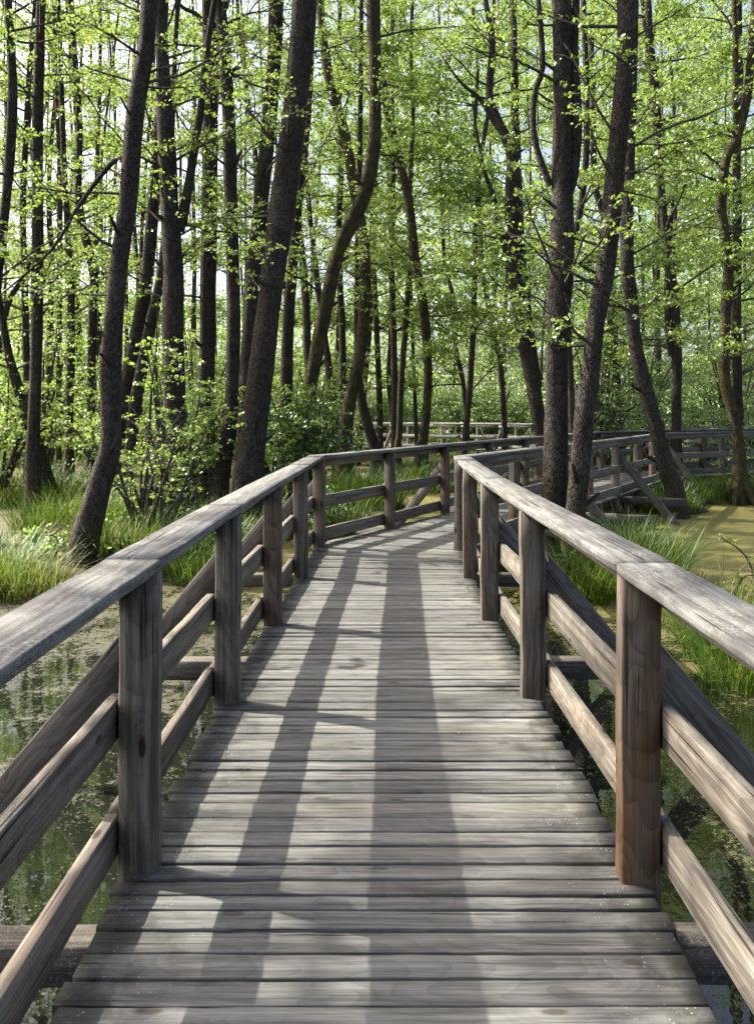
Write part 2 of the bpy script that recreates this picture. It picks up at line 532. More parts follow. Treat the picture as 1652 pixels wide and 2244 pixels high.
def railing(parent, posts, side, brace_at, cap_joints, first_cap=None, wmul=1.0, jitter=0.004, brace_len=1.2, nofar=False):
    """posts: plan positions of post centres; side +1 = outer side is to the right of travel. Parts of the boardwalk 'parent'."""
    posts = [np.array(p, float) for p in posts]
    n = len(posts)
    dirs = []
    for i in range(n):
        a = posts[max(i - 1, 0)]; b = posts[min(i + 1, n - 1)]
        dirs.append(unit(b - a))
    outs = [np.array([d[1], -d[0]]) * side for d in dirs]
    root = MB()
    # beam under the cap = the mesh of the part 'railing'
    for i in range(n - 1):
        o = unit(outs[i] + outs[i + 1])
        a, b = posts[i] + outs[i] * 0.098, posts[i + 1] + outs[i + 1] * 0.098
        d = unit(b - a)
        board(root, (*(a + d * 0.002), 1.020), (*(b - d * 0.002), 1.020), 0.045, 0.102, seg=4)
    rail_o = root.build('railing', W_RAIL, parent)
    for i in range(n):
        d = dirs[i]
        top = RAIL_Z - CAP_T - 0.003
        x, y = posts[i]
        mb = MB()
        board(mb, (x, y, -0.32), (x + R.normal(0, jitter), y + R.normal(0, jitter), top), 0.138 * wmul, 0.085, up=(d[0], d[1], 0), seg=8, ch=0.006,
              rnd=(0.54 if (side > 0 and i == 2) else 0.70 if (side < 0 and i == 2) else None))
        pm = W_WARM if (W_POST is not W_PALE and ((side > 0 and i in (2, 5, 8, 12)) or (side < 0 and i in (4, 8)))) else W_POST
        mb.build('post', pm, rail_o)
    for i in range(n - 1):
        for z in (0.54, 0.125):
            a, b = posts[i] + outs[i] * 0.098, posts[i + 1] + outs[i + 1] * 0.098
            d = unit(b - a)
            dz0, dz1 = R.normal(0, 0.008, 2)
            one_board('rail', W_RAIL, rail_o, (*(a + d * 0.003), z + dz0), (*(b - d * 0.003), z + dz1), 0.045, 0.150, seg=6, warp=0.0012)
    js = [0] + list(cap_joints) + [n - 1]
    for k in range(len(js) - 1):
        for i in range(js[k], js[k + 1]):
            pass
        a, b = js[k], js[k + 1]
        chain = [posts[i] + outs[i] * 0.027 for i in range(a, b + 1)]
        mb = MB()
        cap_board(mb, chain, [outs[i] for i in range(a, b + 1)], RAIL_Z - CAP_T / 2 + (k % 2) * 0.0025, 0.205)
        mb.build('handrail', W_CAP, rail_o)
    for i in brace_at:
        o = outs[i]; d = dirs[i]
        a = posts[i] + o * 0.02 + d * 0.075
        b = a + o * brace_len * 1.0
        one_board('brace', W_BRACE, rail_o, (*a, 0.80), (*b, 0.80 - brace_len * 1.2), 0.052, 0.150, up=(0, 0, 1), seg=6, warp=0.0015)
    return rail_o


def cap_board(mb, chain, outs, z, w, ch=0.006):
    """handrail board swept along a chain of posts, with small gaps at its two ends"""
    pts = []
    for i in range(len(chain) - 1):
        k = 8
        for t in np.linspace(0, 1, k + 1)[: k if i < len(chain) - 2 else k + 1]:
            pts.append((chain[i] * (1 - t) + chain[i + 1] * t, unit(outs[i] * (1 - t) + outs[i + 1] * t)))
    d0 = unit(chain[1] - chain[0]); d1 = unit(chain[-1] - chain[-2])
    pts[0] = (pts[0][0] + d0 * 0.003, pts[0][1]); pts[-1] = (pts[-1][0] - d1 * 0.003, pts[-1][1])
    h = CAP_T
    sec = np.array([(-w / 2 + ch, -h / 2), (w / 2 - ch, -h / 2), (w / 2, -h / 2 + ch), (w / 2, h / 2 - ch),
                    (w / 2 - ch, h / 2), (-w / 2 + ch, h / 2), (-w / 2, h / 2 - ch), (-w / 2, -h / 2 + ch)])
    V, A = [], []
    o = R.uniform(-30, 30); py, pz = R.uniform(-0.1, 0.1), R.uniform(0.03, 0.08)
    L = 0; last = pts[0][0]
    for p, s in pts:
        L += np.linalg.norm(p - last); last = p
        j = R.normal(0, 0.0010, 2)
        s3 = np.array([s[0], s[1], 0.0])
        V.append(np.array([p[0], p[1], z]) + (sec[:, :1] + j[0]) * s3 + (sec[:, 1:] + j[1]) * np.array([0, 0, 1.0]))
        A.append(np.column_stack([np.full(8, L + o), sec[:, 0] + py, sec[:, 1] + pz]))
    n = len(pts)
    q = []
    flip = np.cross(np.array([*unit(pts[1][0] - pts[0][0]), 0]), np.array([0, 0, 1.0]))[:2].dot(pts[0][1]) < 0
    for k in range(n - 1):
        for i in range(8):
            a = k * 8 + i; b = k * 8 + (i + 1) % 8
            q.append((a, a + 8, b + 8, b) if flip else (a, b, b + 8, a + 8))
    c0, c1 = tuple(range(7, -1, -1)), tuple((n - 1) * 8 + i for i in range(8))
    if flip: c0, c1 = c0[::-1], c1[::-1]
    mb.add(np.concatenate(V), [q, [c0, c1]], wp=np.concatenate(A), rnd=R.uniform(0.3, 0.9))


def planks(pairs, width=0.111, gap=0.0135, rough_end=0.011):
    """deck boards laid between matched left and right edge stations"""
    mb = MB()
    Ls = np.array([p[0] for p in pairs], float); Rs = np.array([p[1] for p in pairs], float)
    mid = (np.linalg.norm(np.diff(Ls, axis=0), axis=1) + np.linalg.norm(np.diff(Rs, axis=0), axis=1)) / 2
    s = np.concatenate([[0], np.cumsum(mid)])

    def at(t):
        return (np.array([np.interp(t, s, Ls[:, 0]), np.interp(t, s, Ls[:, 1])]),
                np.array([np.interp(t, s, Rs[:, 0]), np.interp(t, s, Rs[:, 1])]))
    t = 0.0
    while t < s[-1] - 0.05:
        w = width * R.uniform(0.80, 1.16)
        g0 = gap * R.uniform(0.75, 1.5)
        (l0, r0), (l1, r1) = at(t + g0), at(min(t + w, s[-1]))
        t += w
        ax = unit(r0 - l0)
        e0, e1 = R.normal(0, rough_end, 2)
        l0, l1 = l0 - ax * e0, l1 - ax * e0
        r0, r1 = r0 + ax * e1, r1 + ax * e1
        if np.linalg.norm(l1 - l0) < 0.012: l1 = l0 + unit(l1 - l0 + np.array([0, 1e-4])) * 0.012
        if np.linalg.norm(r1 - r0) < 0.012: r1 = r0 + unit(r1 - r0 + np.array([0, 1e-4])) * 0.012
        N = 22
        th = 0.045; ch = 0.0032
        zt = R.normal(0, 0.0022)
        tilt = R.normal(0, 0.0018)
        o = R.uniform(-40, 40); py, pz = R.uniform(-0.12, 0.12), R.uniform(0.04, 0.09)
        V, A, E = [], [], []
        wob0 = np.cumsum(R.normal(0, 0.0011, N + 1)); wob1 = np.cumsum(R.normal(0, 0.0011, N + 1))
        wob0 -= wob0.mean(); wob1 -= wob1.mean()
        W = np.linalg.norm(l1 - l0)
        for k in range(N + 1):
            u = k / N
            a = l0 * (1 - u) + r0 * u; b = l1 * (1 - u) + r1 * u
            n = unit(b - a)
            a = a + n * wob0[k]; b = b + n * wob1[k]
            ww = np.linalg.norm(b - a); cc = min(ch, ww * 0.2)
            z0 = zt - tilt + R.normal(0, 0.0006); z1 = zt + tilt + R.normal(0, 0.0006)
            cup = 0.0012
            ring = [(a, z0 - th), (a, z0 - cc), (a + n * cc, z0), (a + n * ww * 0.5, (z0 + z1) / 2 - cup), (b - n * cc, z1), (b, z1 - cc), (b, z1 - th)]
            for p, z in ring: V.append((p[0], p[1], z))
            ys = [0, 0, cc, ww * 0.5, ww - cc, ww, ww]
            zs = [-th, -cc, 0, 0, 0, -cc, -th]
            L = u * np.linalg.norm(r0 - l0)
            A += [(L + o, y + py, z + pz) for y, z in zip(ys, zs)]
            E += [min(u, 1 - u) * np.linalg.norm(r0 - l0)] * 7
        q = []
        for k in range(N):
            for i in range(7):
                p_, q_ = k * 7 + i, k * 7 + (i + 1) % 7
                q.append((p_, p_ + 7, q_ + 7, q_))
        caps = [tuple(range(7)), tuple(N * 7 + i for i in range(6, -1, -1))]
        mb.add(V, [q, caps], wp=A, rnd=R.uniform() ** 0.8, edge=E)
    return mb


# --- the boardwalk one stands on
LP = [(-0.85, -0.7), (-0.86, 1.30), (-0.862, 3.15), (-0.85, 4.93), (-0.81, 6.74), (-0.75, 8.63), (-0.70, 10.55),
      (0.18, 12.22), (1.11, 14.12), (2.06, 15.85), (3.00, 17.55), (3.95, 19.26), (4.90, 20.96), (5.84, 22.67), (7.6, 24.1), (9.5, 25.2), (11.5, 26.2)]
RP = [(0.89, -0.7), (0.915, 1.25), (0.925, 3.08), (0.905, 5.03), (0.895, 6.90), (0.925, 8.63), (0.985, 10.30),
      (1.89, 11.93), (2.81, 13.60), (3.73, 15.26), (4.65, 16.90), (5.58, 18.60), (6.40, 20.15), (7.05, 21.35), (8.95, 22.5), (11.0, 23.7)]
walk = thing('boardwalk', 'grey weathered timber boardwalk with railings leading ahead from the viewer and bending right', 'boardwalk', (0, 3, 0))
deck_pairs = [((-0.895, -1.0), (0.93, -1.0)), ((-0.895, 4.93), (0.94, 4.93)), ((-0.84, 7.6), (0.95, 7.6)), ((-0.76, 10.2), (0.99, 9.9)),
              ((-0.72, 10.75), (1.03, 10.22)), ((-0.58, 11.15), (1.06, 10.34)), ((0.14, 12.27), (1.62, 11.36))]
dv = unit((0.485, 0.875))
for k in range(1, 13):
    q = np.array([0.14, 12.27]) + dv * k * 0.985
    deck_pairs.append((tuple(q), tuple(q + np.array([0.875, -0.485]) * 1.78)))
deck_pairs += [((6.1, 23.0), (7.15, 21.3)), ((7.7, 24.2), (8.6, 22.3)), ((11.5, 26.3), (12.6, 24.5))]
planks(deck_pairs).build('deck', W_DECK, walk)
railing(walk, LP, -1, [2, 3, 4, 5, 6, 8, 10, 12, 14], [2, 3, 5, 6, 8, 10, 13])
railing(walk, RP, +1, [2, 3, 4, 5, 8, 10, 12, 13], [2, 4, 6, 9, 11, 13])
for y in (-0.35, 2.82, 5.98, 9.10):
    one_board('cross_beam', W_BEAM, walk, (-1.62, y, -0.117), (1.66, y + 0.02, -0.117), 0.13, 0.13, seg=8, warp=0.002)
for (cx, cy) in ((1.25, 12.2), (2.8, 15.0), (4.3, 17.75), (6.55, 21.5)):
    a = np.array([cx, cy]); s = np.array([0.875, -0.485])
    one_board('cross_beam', W_BEAM, walk, (*(a - s * 1.75), -0.117), (*(a + s * 1.95), -0.117), 0.13, 0.13, seg=6)
one_board('cross_beam', W_BEAM, walk, (8.6, 24.9, -0.117), (9.8, 21.2, -0.117), 0.13, 0.13, seg=6)
for xo in (-0.55, 0.0, 0.6):
    one_board('joist', W_BRACE, walk, (xo, -0.9, -0.25), (xo + 0.08, 10.4, -0.25), 0.10, 0.12, seg=8)
    a = np.array([0.5 + xo * 0.7, 11.4 - xo * 0.4])
    one_board('joist', W_BRACE, walk, (*a, -0.25), (*(a + dv * 11.6), -0.25), 0.10, 0.12, seg=8)
for (px_, py_) in ((-0.75, 2.82), (0.78, 2.84), (-0.72, 5.98), (0.8, 6.0), (-0.66, 9.1), (0.82, 9.1), (0.55, 12.6), (1.95, 11.85), (2.1, 15.4), (3.5, 14.6), (3.6, 18.1), (5.0, 17.4), (5.9, 21.9), (7.25, 21.2)):
    one_board('pile', W_BRACE, walk, (px_, py_, -1.2), (px_, py_, -0.185), 0.14, 0.14, up=(0, 1, 0), seg=3)

# --- the pale far stretch of boardwalk behind the trees
far = thing('boardwalk', 'pale sunlit distant boardwalk with rails crossing behind the trees at the end of the view', 'boardwalk', (2, 38, 0))
FA = [np.array([-12.0, 44.5]), np.array([-4.0, 42.5]), np.array([6.2, 36.8]), np.array([9.6, 34.0]), np.array([13.5, 31.0]), np.array([18.0, 28.0])]


def resample(pts, step):
    pts = np.array(pts); s = np.concatenate([[0], np.cumsum(np.linalg.norm(np.diff(pts, axis=0), axis=1))])
    t = np.arange(0, s[-1], step)
    return np.column_stack([np.interp(t, s, pts[:, 0]), np.interp(t, s, pts[:, 1])])


fp = resample(FA, 1.75)
fd = np.gradient(fp, axis=0); fd /= np.linalg.norm(fd, axis=1)[:, None]
fr = np.column_stack([fd[:, 1], -fd[:, 0]])
planks([(tuple(p - r * 0.9), tuple(p + r * 0.9)) for p, r in zip(fp, fr)], width=0.14).build('deck', W_DECK, far)
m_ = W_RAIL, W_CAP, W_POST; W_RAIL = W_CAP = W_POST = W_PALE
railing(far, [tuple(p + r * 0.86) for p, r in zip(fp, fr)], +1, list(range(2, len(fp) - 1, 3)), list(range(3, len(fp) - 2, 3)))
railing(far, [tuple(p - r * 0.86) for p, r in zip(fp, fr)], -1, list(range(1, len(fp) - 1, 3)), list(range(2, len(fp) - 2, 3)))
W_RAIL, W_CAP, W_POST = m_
for i in range(1, len(fp), 2):
    one_board('cross_beam', W_BEAM, far, (*(fp[i] - fr[i] * 1.6), -0.117), (*(fp[i] + fr[i] * 1.6), -0.117), 0.13, 0.13, seg=2)
    for sg in (-1, 1):
        one_board('pile', W_BRACE, far, (*(fp[i] + fr[i] * 0.75 * sg), -1.1), (*(fp[i] + fr[i] * 0.75 * sg), -0.185), 0.14, 0.14, up=(0, 1, 0), seg=2)


# ------------------------------------------------------------------ trees, shrubs, grass
def catmull(pts, n):
    pts = np.asarray(pts, float)
    p = np.vstack([2 * pts[0] - pts[1], pts, 2 * pts[-1] - pts[-2]])
    out = []
    m_ = len(pts) - 1
    for t in np.linspace(0, m_ - 1e-6, n):
        i = int(t); u = t - i
        a, b, c, d = p[i], p[i + 1], p[i + 2], p[i + 3]
        out.append(0.5 * (2 * b + (c - a) * u + (2 * a - 5 * b + 4 * c - d) * u * u + (3 * b - a - 3 * c + d) * u ** 3))
    return np.array(out)


def tube(mb, path, rad, sides=6, mat=0, lump=0.0):
    path = np.asarray(path, float); rad = np.asarray(rad, float)
    n = len(path)
    d = np.gradient(path, axis=0); d /= (np.linalg.norm(d, axis=1)[:, None] + 1e-9)
    ref = np.array([1.0, 0, 0]) if abs(d[0, 0]) < 0.8 else np.array([0, 1.0, 0])
    a = np.cross(d, ref); a /= (np.linalg.norm(a, axis=1)[:, None] + 1e-9)
    b = np.cross(d, a)
    th = np.linspace(0, 2 * np.pi, sides, endpoint=False)
    rr = np.repeat(rad[:, None], sides, 1)
    if lump:
        s = np.concatenate([[0], np.cumsum(np.linalg.norm(np.diff(path, axis=0), axis=1))])[:, None]
        k = R.uniform(0, 6.28, 6)
        rr = rr * (1 + lump * (np.sin(2 * th[None] + s * 1.9 + k[0]) * 0.5 + np.sin(3 * th[None] - s * 3.3 + k[1]) * 0.4
                               + np.sin(5 * th[None] + s * 0.8 + k[2]) * 0.5 + np.sin(s * 5.1 + k[3]) * 0.3 + R.normal(0, 0.35, rr.shape)))
    v = path[:, None] + rr[..., None] * (np.cos(th)[None, :, None] * a[:, None] + np.sin(th)[None, :, None] * b[:, None])
    i = np.arange(n - 1)[:, None] * sides + np.arange(sides)[None]
    j = np.arange(n - 1)[:, None] * sides + (np.arange(sides)[None] + 1) % sides
    q = np.stack([i, j, j + sides, i + sides], -1).reshape(-1, 4)
    mb.add(v.reshape(-1, 3), [q], mat=mat)


class Leaves:
    def __init__(self): self.c, self.s, self.t = [], [], []

    def puff(self, centre, n, spread, size, tint):
        centre = np.asarray(centre, float).reshape(-1, 3)
        m_ = max(1, n // 7)
        spread = np.ones(3) * np.asarray(spread)
        k = R.integers(0, len(centre), m_)
        cl = centre[k] + R.normal(0, 1, (m_, 3)) * spread
        ct = tint + R.normal(0, 0.16, m_)
        j = R.integers(0, m_, n)
        self.c.append(cl[j] + R.normal(0, 1, (n, 3)) * np.maximum(spread * 0.42, size * 0.55) * np.array([1, 1, 0.55]))
        self.s.append(size * R.uniform(0.55, 1.3, n))
        self.t.append(np.clip(ct[j] + R.normal(0, 0.17, n), 0, 1))

    def into(self, mb, mat, up=1.1, six=False, aspect=0.8):
        if not self.c: return
        c = np.concatenate(self.c); s = np.concatenate(self.s); t = np.concatenate(self.t)
        n = len(c)
        nrm = R.normal(0, 1, (n, 3)) + np.array([0, 0, up]); nrm /= np.linalg.norm(nrm, axis=1)[:, None]
        a = np.cross(nrm, R.normal(0, 1, (n, 3))); a /= np.linalg.norm(a, axis=1)[:, None]
        b = np.cross(nrm, a)
        s1 = s[:, None]
        if six:
            sh = [(-0.5, 0, 0), (-0.28, 0.36, 0.05), (0.12, 0.46, 0.08), (0.42, 0.26, 0.04), (0.52, 0, -0.05), (0.42, -0.26, 0.04), (0.12, -0.46, 0.08), (-0.28, -0.36, 0.05)]
            v = np.stack([c + a * (x * s1) + b * (y * s1 * aspect) + nrm * (z * s1) for x, y, z in sh], 1)
            i = np.arange(n)[:, None] * 8
            f = [i + np.array([[0, 1, 2, 3, 4]]), i + np.array([[0, 4, 5, 6, 7]])]
            mb.add(v.reshape(-1, 3), f, mat=mat, tint=np.repeat(t, 8))
        else:
            sh = [(-0.5, 0, 0), (0.05, 0.5, 0.10), (0.5, 0, 0), (0.05, -0.5, 0.10)]
            v = np.stack([c + a * (x * s1) + b * (y * s1 * aspect) + nrm * (z * s1) for x, y, z in sh], 1)
            f = np.arange(n)[:, None] * 4 + np.array([[0, 1, 2, 3]])
            mb.add(v.reshape(-1, 3), [f], mat=mat, tint=np.repeat(t, 4))


def limb_path(start, az, rise, length, n=6, curl=0.25, wob=0.06):
    d = np.array([math.cos(az), math.sin(az), rise]); d /= np.linalg.norm(d)
    pts = [np.array(start, float)]
    for k in range(n):
        d = d + np.array([0, 0, curl / n]) + R.normal(0, wob * 2, 3)
        d /= np.linalg.norm(d)
        pts.append(pts[-1] + d * length / n)
    return np.array(pts)


def limb(mb, lv, start, az, rise, length, r0, nleaf, size, spread, tint, twigs=4, curl=0.2, start_leaf=0.25, sides=5):
    p = limb_path(start, az, rise, length, 6, curl)
    tube(mb, p, np.linspace(r0, r0 * 0.25, len(p)), sides, mat=0)
    ends = []
    for k in range(twigs):
        u = R.uniform(start_leaf, 1.0)
        i = min(int(u * 6), 5)
        b = p[i] + (p[i + 1] - p[i]) * (u * 6 - i)
        q = limb_path(b, az + R.normal(0, 0.9), rise * 0.5 + R.normal(0, 0.35), length * R.uniform(0.22, 0.5), 4, 0.1, 0.09)
        tube(mb, q, np.linspace(r0 * 0.38, r0 * 0.12, len(q)), 4, mat=0)
        ends.append(q[1:])
    if nleaf:
        e = np.concatenate(ends + [p[3:]])
        lv.puff(e, nleaf, (spread, spread, spread * 0.45), size * 0.86, tint + R.normal(0, 0.12))
    return p


def tree(name, label, cat, pts, Y, base_z=None, ext=4.0, mat=None, group=None, sides=12, forks=(), crown=None, dY=0.0, leafmat=None, lump=0.05, six=False, nseg=46):
    """pts: (x, y, width) along the trunk in the photo, base first; Y: its distance"""
    mat = mat or BARK
    pts = [tuple(p) for p in pts]
    path, rad = [], []
    for (x, y, w) in pts:
        path.append(P(x, y, Y)); rad.append(w / 2 * Y / F)
    b = path[0]
    gz = min(b[2] - 0.15, float(ground_z(b[0], b[1])) - 0.15)
    d0 = path[0] - path[1]; d0 = d0 / max(np.linalg.norm(d0), 1e-6)
    foot = np.array([b[0] + d0[0] * 0.1, b[1], gz])
    path.insert(0, foot); rad.insert(0, rad[0] * 1.5)
    d = path[-1] - path[-3 if len(path) > 3 else -2]; d /= np.linalg.norm(d)
    d = unit(d + np.array([0, 0, 0.5]))
    top = path[-1]
    for k in (1, 2, 3):
        path.append(top + d * ext * k / 3 + R.normal(0, 0.06, 3)); rad.append(rad[-1] * (0.80 if k < 3 else 0.55))
    path = np.array(path)
    full = catmull(np.column_stack([path, rad]), nseg)
    full[:, 1] += dY * (full[:, 2] - full[0, 2])
    root = thing(name, label, cat, (float(b[0]), float(b[1]), float(max(ground_z(b[0], b[1]), gz))), group)
    mb = MB()
    tube(mb, full[:, :3], np.maximum(full[:, 3], 0.008), sides, lump=lump)
    if sides >= 12:
        for k in range(7):
            i = int(R.integers(8, max(10, int(nseg * 0.7))))
            st = limb_path(full[i, :3], R.uniform(0, 6.28), R.uniform(0.0, 0.7), full[i, 3] + R.uniform(0.03, 0.35), 3, 0.2, 0.05)
            r0 = full[i, 3] * R.uniform(0.12, 0.28)
            tube(mb, st, [r0 * 1.3, r0 * 1.1, r0, r0 * 0.55], 6)
        for k in range(5):
            a = k * 1.256 + R.uniform(-0.4, 0.4); r0 = full[0, 3]
            q = full[2, :3] + np.array([math.cos(a), math.sin(a), 0]) * r0 * 0.35
            e = full[0, :3] + np.array([math.cos(a), math.sin(a), 0]) * r0 * R.uniform(1.7, 2.4) + np.array([0, 0, -0.05])
            tube(mb, catmull([q + [0, 0, 0.1], (q + e) / 2 + [0, 0, -0.02], e], 5), [r0 * 0.4, r0 * 0.42, r0 * 0.36, r0 * 0.28, r0 * 0.15], 6)
    tmesh = mb.build('trunk', mat, root, smooth=True)
    for fk in forks:
        fp_ = [np.array([*P(x, y, Y), w / 2 * Y / F]) for (x, y, w) in fk]
        e = fp_[-1][:3] - fp_[-2][:3]
        e = unit(e + np.array([0, 0, 0.25]))
        fp_.append(np.array([*(fp_[-1][:3] + e * 0.9), fp_[-1][3] * 0.5]))
        fz = catmull(np.array(fp_), 20)
        mb = MB(); tube(mb, fz[:, :3], np.maximum(fz[:, 3], 0.006), max(6, sides - 4), lump=lump)
        mb.build('limb', mat, root, smooth=True)
    if crown:
        mb = MB(); lv = Leaves()
        z0, z1 = crown.get('z0', 1.5), crown.get('z1', 12.0)
        for k in range(crown['n']):
            z = R.uniform(z0, z1)
            i = int(np.argmin(np.abs(full[:, 2] - z)))
            ln = R.uniform(*crown['len'])
            az = R.uniform(0, 2 * np.pi)
            if 'az' in crown: az = R.normal(crown['az'], crown.get('azs', 0.8))
            limb(mb, lv, full[i, :3], az, R.uniform(*crown.get('rise', (-0.05, 0.7))), ln, min(full[i, 3] * 0.4, 0.012 + 0.008 * ln),
                 crown['leaf'], crown['size'], crown.get('spread', 0.16), crown.get('tint', 0.5), crown.get('twigs', 4))
        lv.into(mb, 1, six=six)
        mb.build('crown', [TWIG if mat is BARK else BARK_F, leafmat or LEAF], root)
    return root, full


SP = dict(size=0.072, spread=0.15)


def cr(n, z0, z1, leaf_n=40, ln=(0.9, 2.4), **k):
    d = dict(n=int(n * 1.5), z0=z0, z1=z1, leaf=int(leaf_n * 3.7), len=ln); d.update(SP); d.update(k); return d


T = 'tree'
# ---- left group, nearest first
tree('alder_tree', 'thick dark curved trunk leaning right, bending low beside the grass left of the handrail', T,
     [(178, 1254, 64), (186, 1184, 64), (206, 1109, 57), (226, 1034, 50), (241, 984, 46), (243, 900, 45), (242, 809, 46), (247, 720, 42), (255, 634, 40), (266, 540, 39), (281, 440, 39), (292, 300, 39), (304, 200, 37), (321, 100, 36), (327, 0, 35)],
     11.3, crown=cr(13, 3.0, 10.5, 26, (0.7, 1.7), size=0.06, spread=0.09), sides=22, nseg=90, ext=5, six=True,
     forks=[[(283, 400, 13), (265, 345, 12), (225, 380, 10), (170, 455, 8), (110, 550, 6)][0:5]])
tree('alder_tree', 'straight thick trunk with a fork on its right side standing behind the bush', T,
     [(388, 1130, 54), (384, 934, 48), (380, 799, 46), (379, 709, 46), (380, 600, 45), (372, 450, 40), (364, 300, 37), (354, 100, 29), (350, 0, 27)],
     15.5, crown=cr(16, 4, 12, 50), sides=18, nseg=70, ext=5,
     forks=[[(392, 505, 22), (402, 470, 22), (416, 390, 19), (430, 300, 18), (441, 230, 16), (452, 120, 14), (470, 0, 12)]])
tree('alder_tree', 'very dark trunk slanting right behind the curved front trunk', T,
     [(255, 1000, 32), (268, 900, 30), (279, 834, 29), (305, 709, 31), (322, 600, 30), (334, 470, 26), (342, 350, 22), (352, 200, 19), (360, 40, 16)],
     19.0, crown=cr(12, 4, 14, 60), sides=12)
tree('alder_tree', 'slimmer brown trunk slanting right beside the darkest slanted trunk', T,
     [(278, 1040, 28), (285, 984, 25), (293, 920, 26), (301, 860, 27), (331, 709, 26), (349, 620, 19), (362, 520, 16), (372, 380, 14), (380, 200, 12), (388, 30, 10)],
     18.5, crown=cr(8, 4, 13, 60), sides=12)
tree('alder_tree', 'upright dark trunk fourth of the close group left of the leaning thick one', T,
     [(455, 1090, 40), (452, 900, 37), (454, 760, 35), (456, 600, 34), (459, 450, 35), (460, 300, 34), (461, 150, 31), (456, 0, 28)],
     19.5, crown=cr(18, 4, 14, 60), sides=14, ext=5,
     forks=[[(455, 60, 12), (430, 30, 10), (395, 10, 8)], [(462, 130, 14), (480, 50, 12), (500, 0, 10)]])
tree('alder_tree', 'medium trunk bowed at its foot rising out of the bush beside the thick leaning trunk', T,
     [(480, 1075, 44), (488, 1020, 38), (497, 970, 36), (506, 909, 31), (510, 809, 31), (512, 659, 29), (508, 520, 29), (505, 400, 30), (501, 250, 28), (491, 100, 27), (481, 0, 26)],
     17.0, crown=cr(14, 4, 12.5, 55), sides=16, nseg=64, mat=BARK)
tree('alder_tree', 'dark trunk slanting right just behind the thick leaning trunk', T,
     [(528, 1040, 40), (541, 850, 36), (552, 659, 35), (558, 575, 35), (571, 450, 33), (586, 300, 33), (600, 150, 31), (606, 0, 33)],
     19.0, crown=cr(14, 5, 14, 60), sides=14, ext=5)
tree('alder_tree', 'thickest trunk of the left group leaning right behind the handrail', T,
     [(540, 1110, 78), (546, 1034, 66), (555, 959, 57), (572, 809, 55), (592, 659, 52), (601, 580, 53), (622, 430, 55), (638, 300, 54), (655, 150, 52), (666, 0, 52)],
     15.0, crown=cr(14, 3.5, 11, 45, (0.8, 2.0)), sides=26, nseg=90, ext=5)
t9, _ = tree('alder_tree', 'trunk swinging left at mid height to meet a bent stem, above the left rail', T,
     [(655, 990, 34), (667, 909, 31), (682, 834, 30), (697, 759, 31), (717, 659, 31), (737, 565, 30), (752, 525, 32), (775, 478, 33), (800, 420, 31), (815, 350, 30), (822, 280, 28), (822, 150, 27), (818, 0, 30)],
     20.0, crown=cr(10, 4, 13, 60), sides=14, mat=BARK_M, nseg=64)
tree('alder_tree', 'crooked trunk bent sharply left above the middle of the view behind the rail corner', T,
     [(755, 1005, 40), (755, 984, 36), (758, 934, 31), (770, 859, 29), (784, 799, 27), (797, 709, 27), (799, 560, 26), (790, 485, 25), (778, 425, 23), (757, 300, 24), (727, 200, 22), (710, 100, 20), (700, 0, 14)],
     24.5, crown=cr(14, 4, 15, 70), sides=14, mat=BARK_M, nseg=64)
tree('alder_tree', 'short leaning dark trunk splaying right at the bend of the railing', T,
     [(825, 1000, 30), (820, 975, 26), (806, 930, 22), (791, 870, 20), (784, 800, 17), (783, 640, 15), (787, 400, 13), (790, 200, 11), (792, 0, 9)],
     25.5, crown=cr(10, 4, 15, 60), sides=10)
tree('alder_tree', 'long slender trunk leaning left from the mossy foot beside the far rail', T,
     [(924, 985, 30), (926, 965, 23), (931, 934, 20), (937, 859, 19), (936, 759, 20), (926, 659, 20), (911, 575, 20), (897, 450, 20), (880, 370, 19), (862, 300, 18), (845, 220, 18), (832, 150, 16), (826, 60, 14), (822, 0, 12)],
     27.0, crown=cr(20, 3, 15, 110, (0.9, 2.8), size=0.095), sides=12, mat=BARK_M, nseg=64)
tree('alder_tree', 'thin wavy trunk standing between the crooked trunk and the slender leaning one', T,
     [(872, 975, 17), (875, 949, 14), (879, 834, 14), (888, 720, 13), (893, 640, 12), (901, 559, 12), (898, 420, 10), (905, 250, 9), (900, 100, 8), (905, 0, 7)],
     29.0, crown=cr(12, 5, 16, 70), sides=8, mat=BARK_M)
tree('alder_tree', 'thin grey wavy trunk rising behind the far pale rail', T,
     [(868, 965, 14), (862, 919, 13), (852, 830, 11), (856, 735, 11), (858, 640, 11), (859, 559, 10), (852, 400, 9), (848, 200, 8), (850, 0, 7)],
     33.0, crown=cr(12, 5, 18, 70), sides=8, mat=BARK_F)
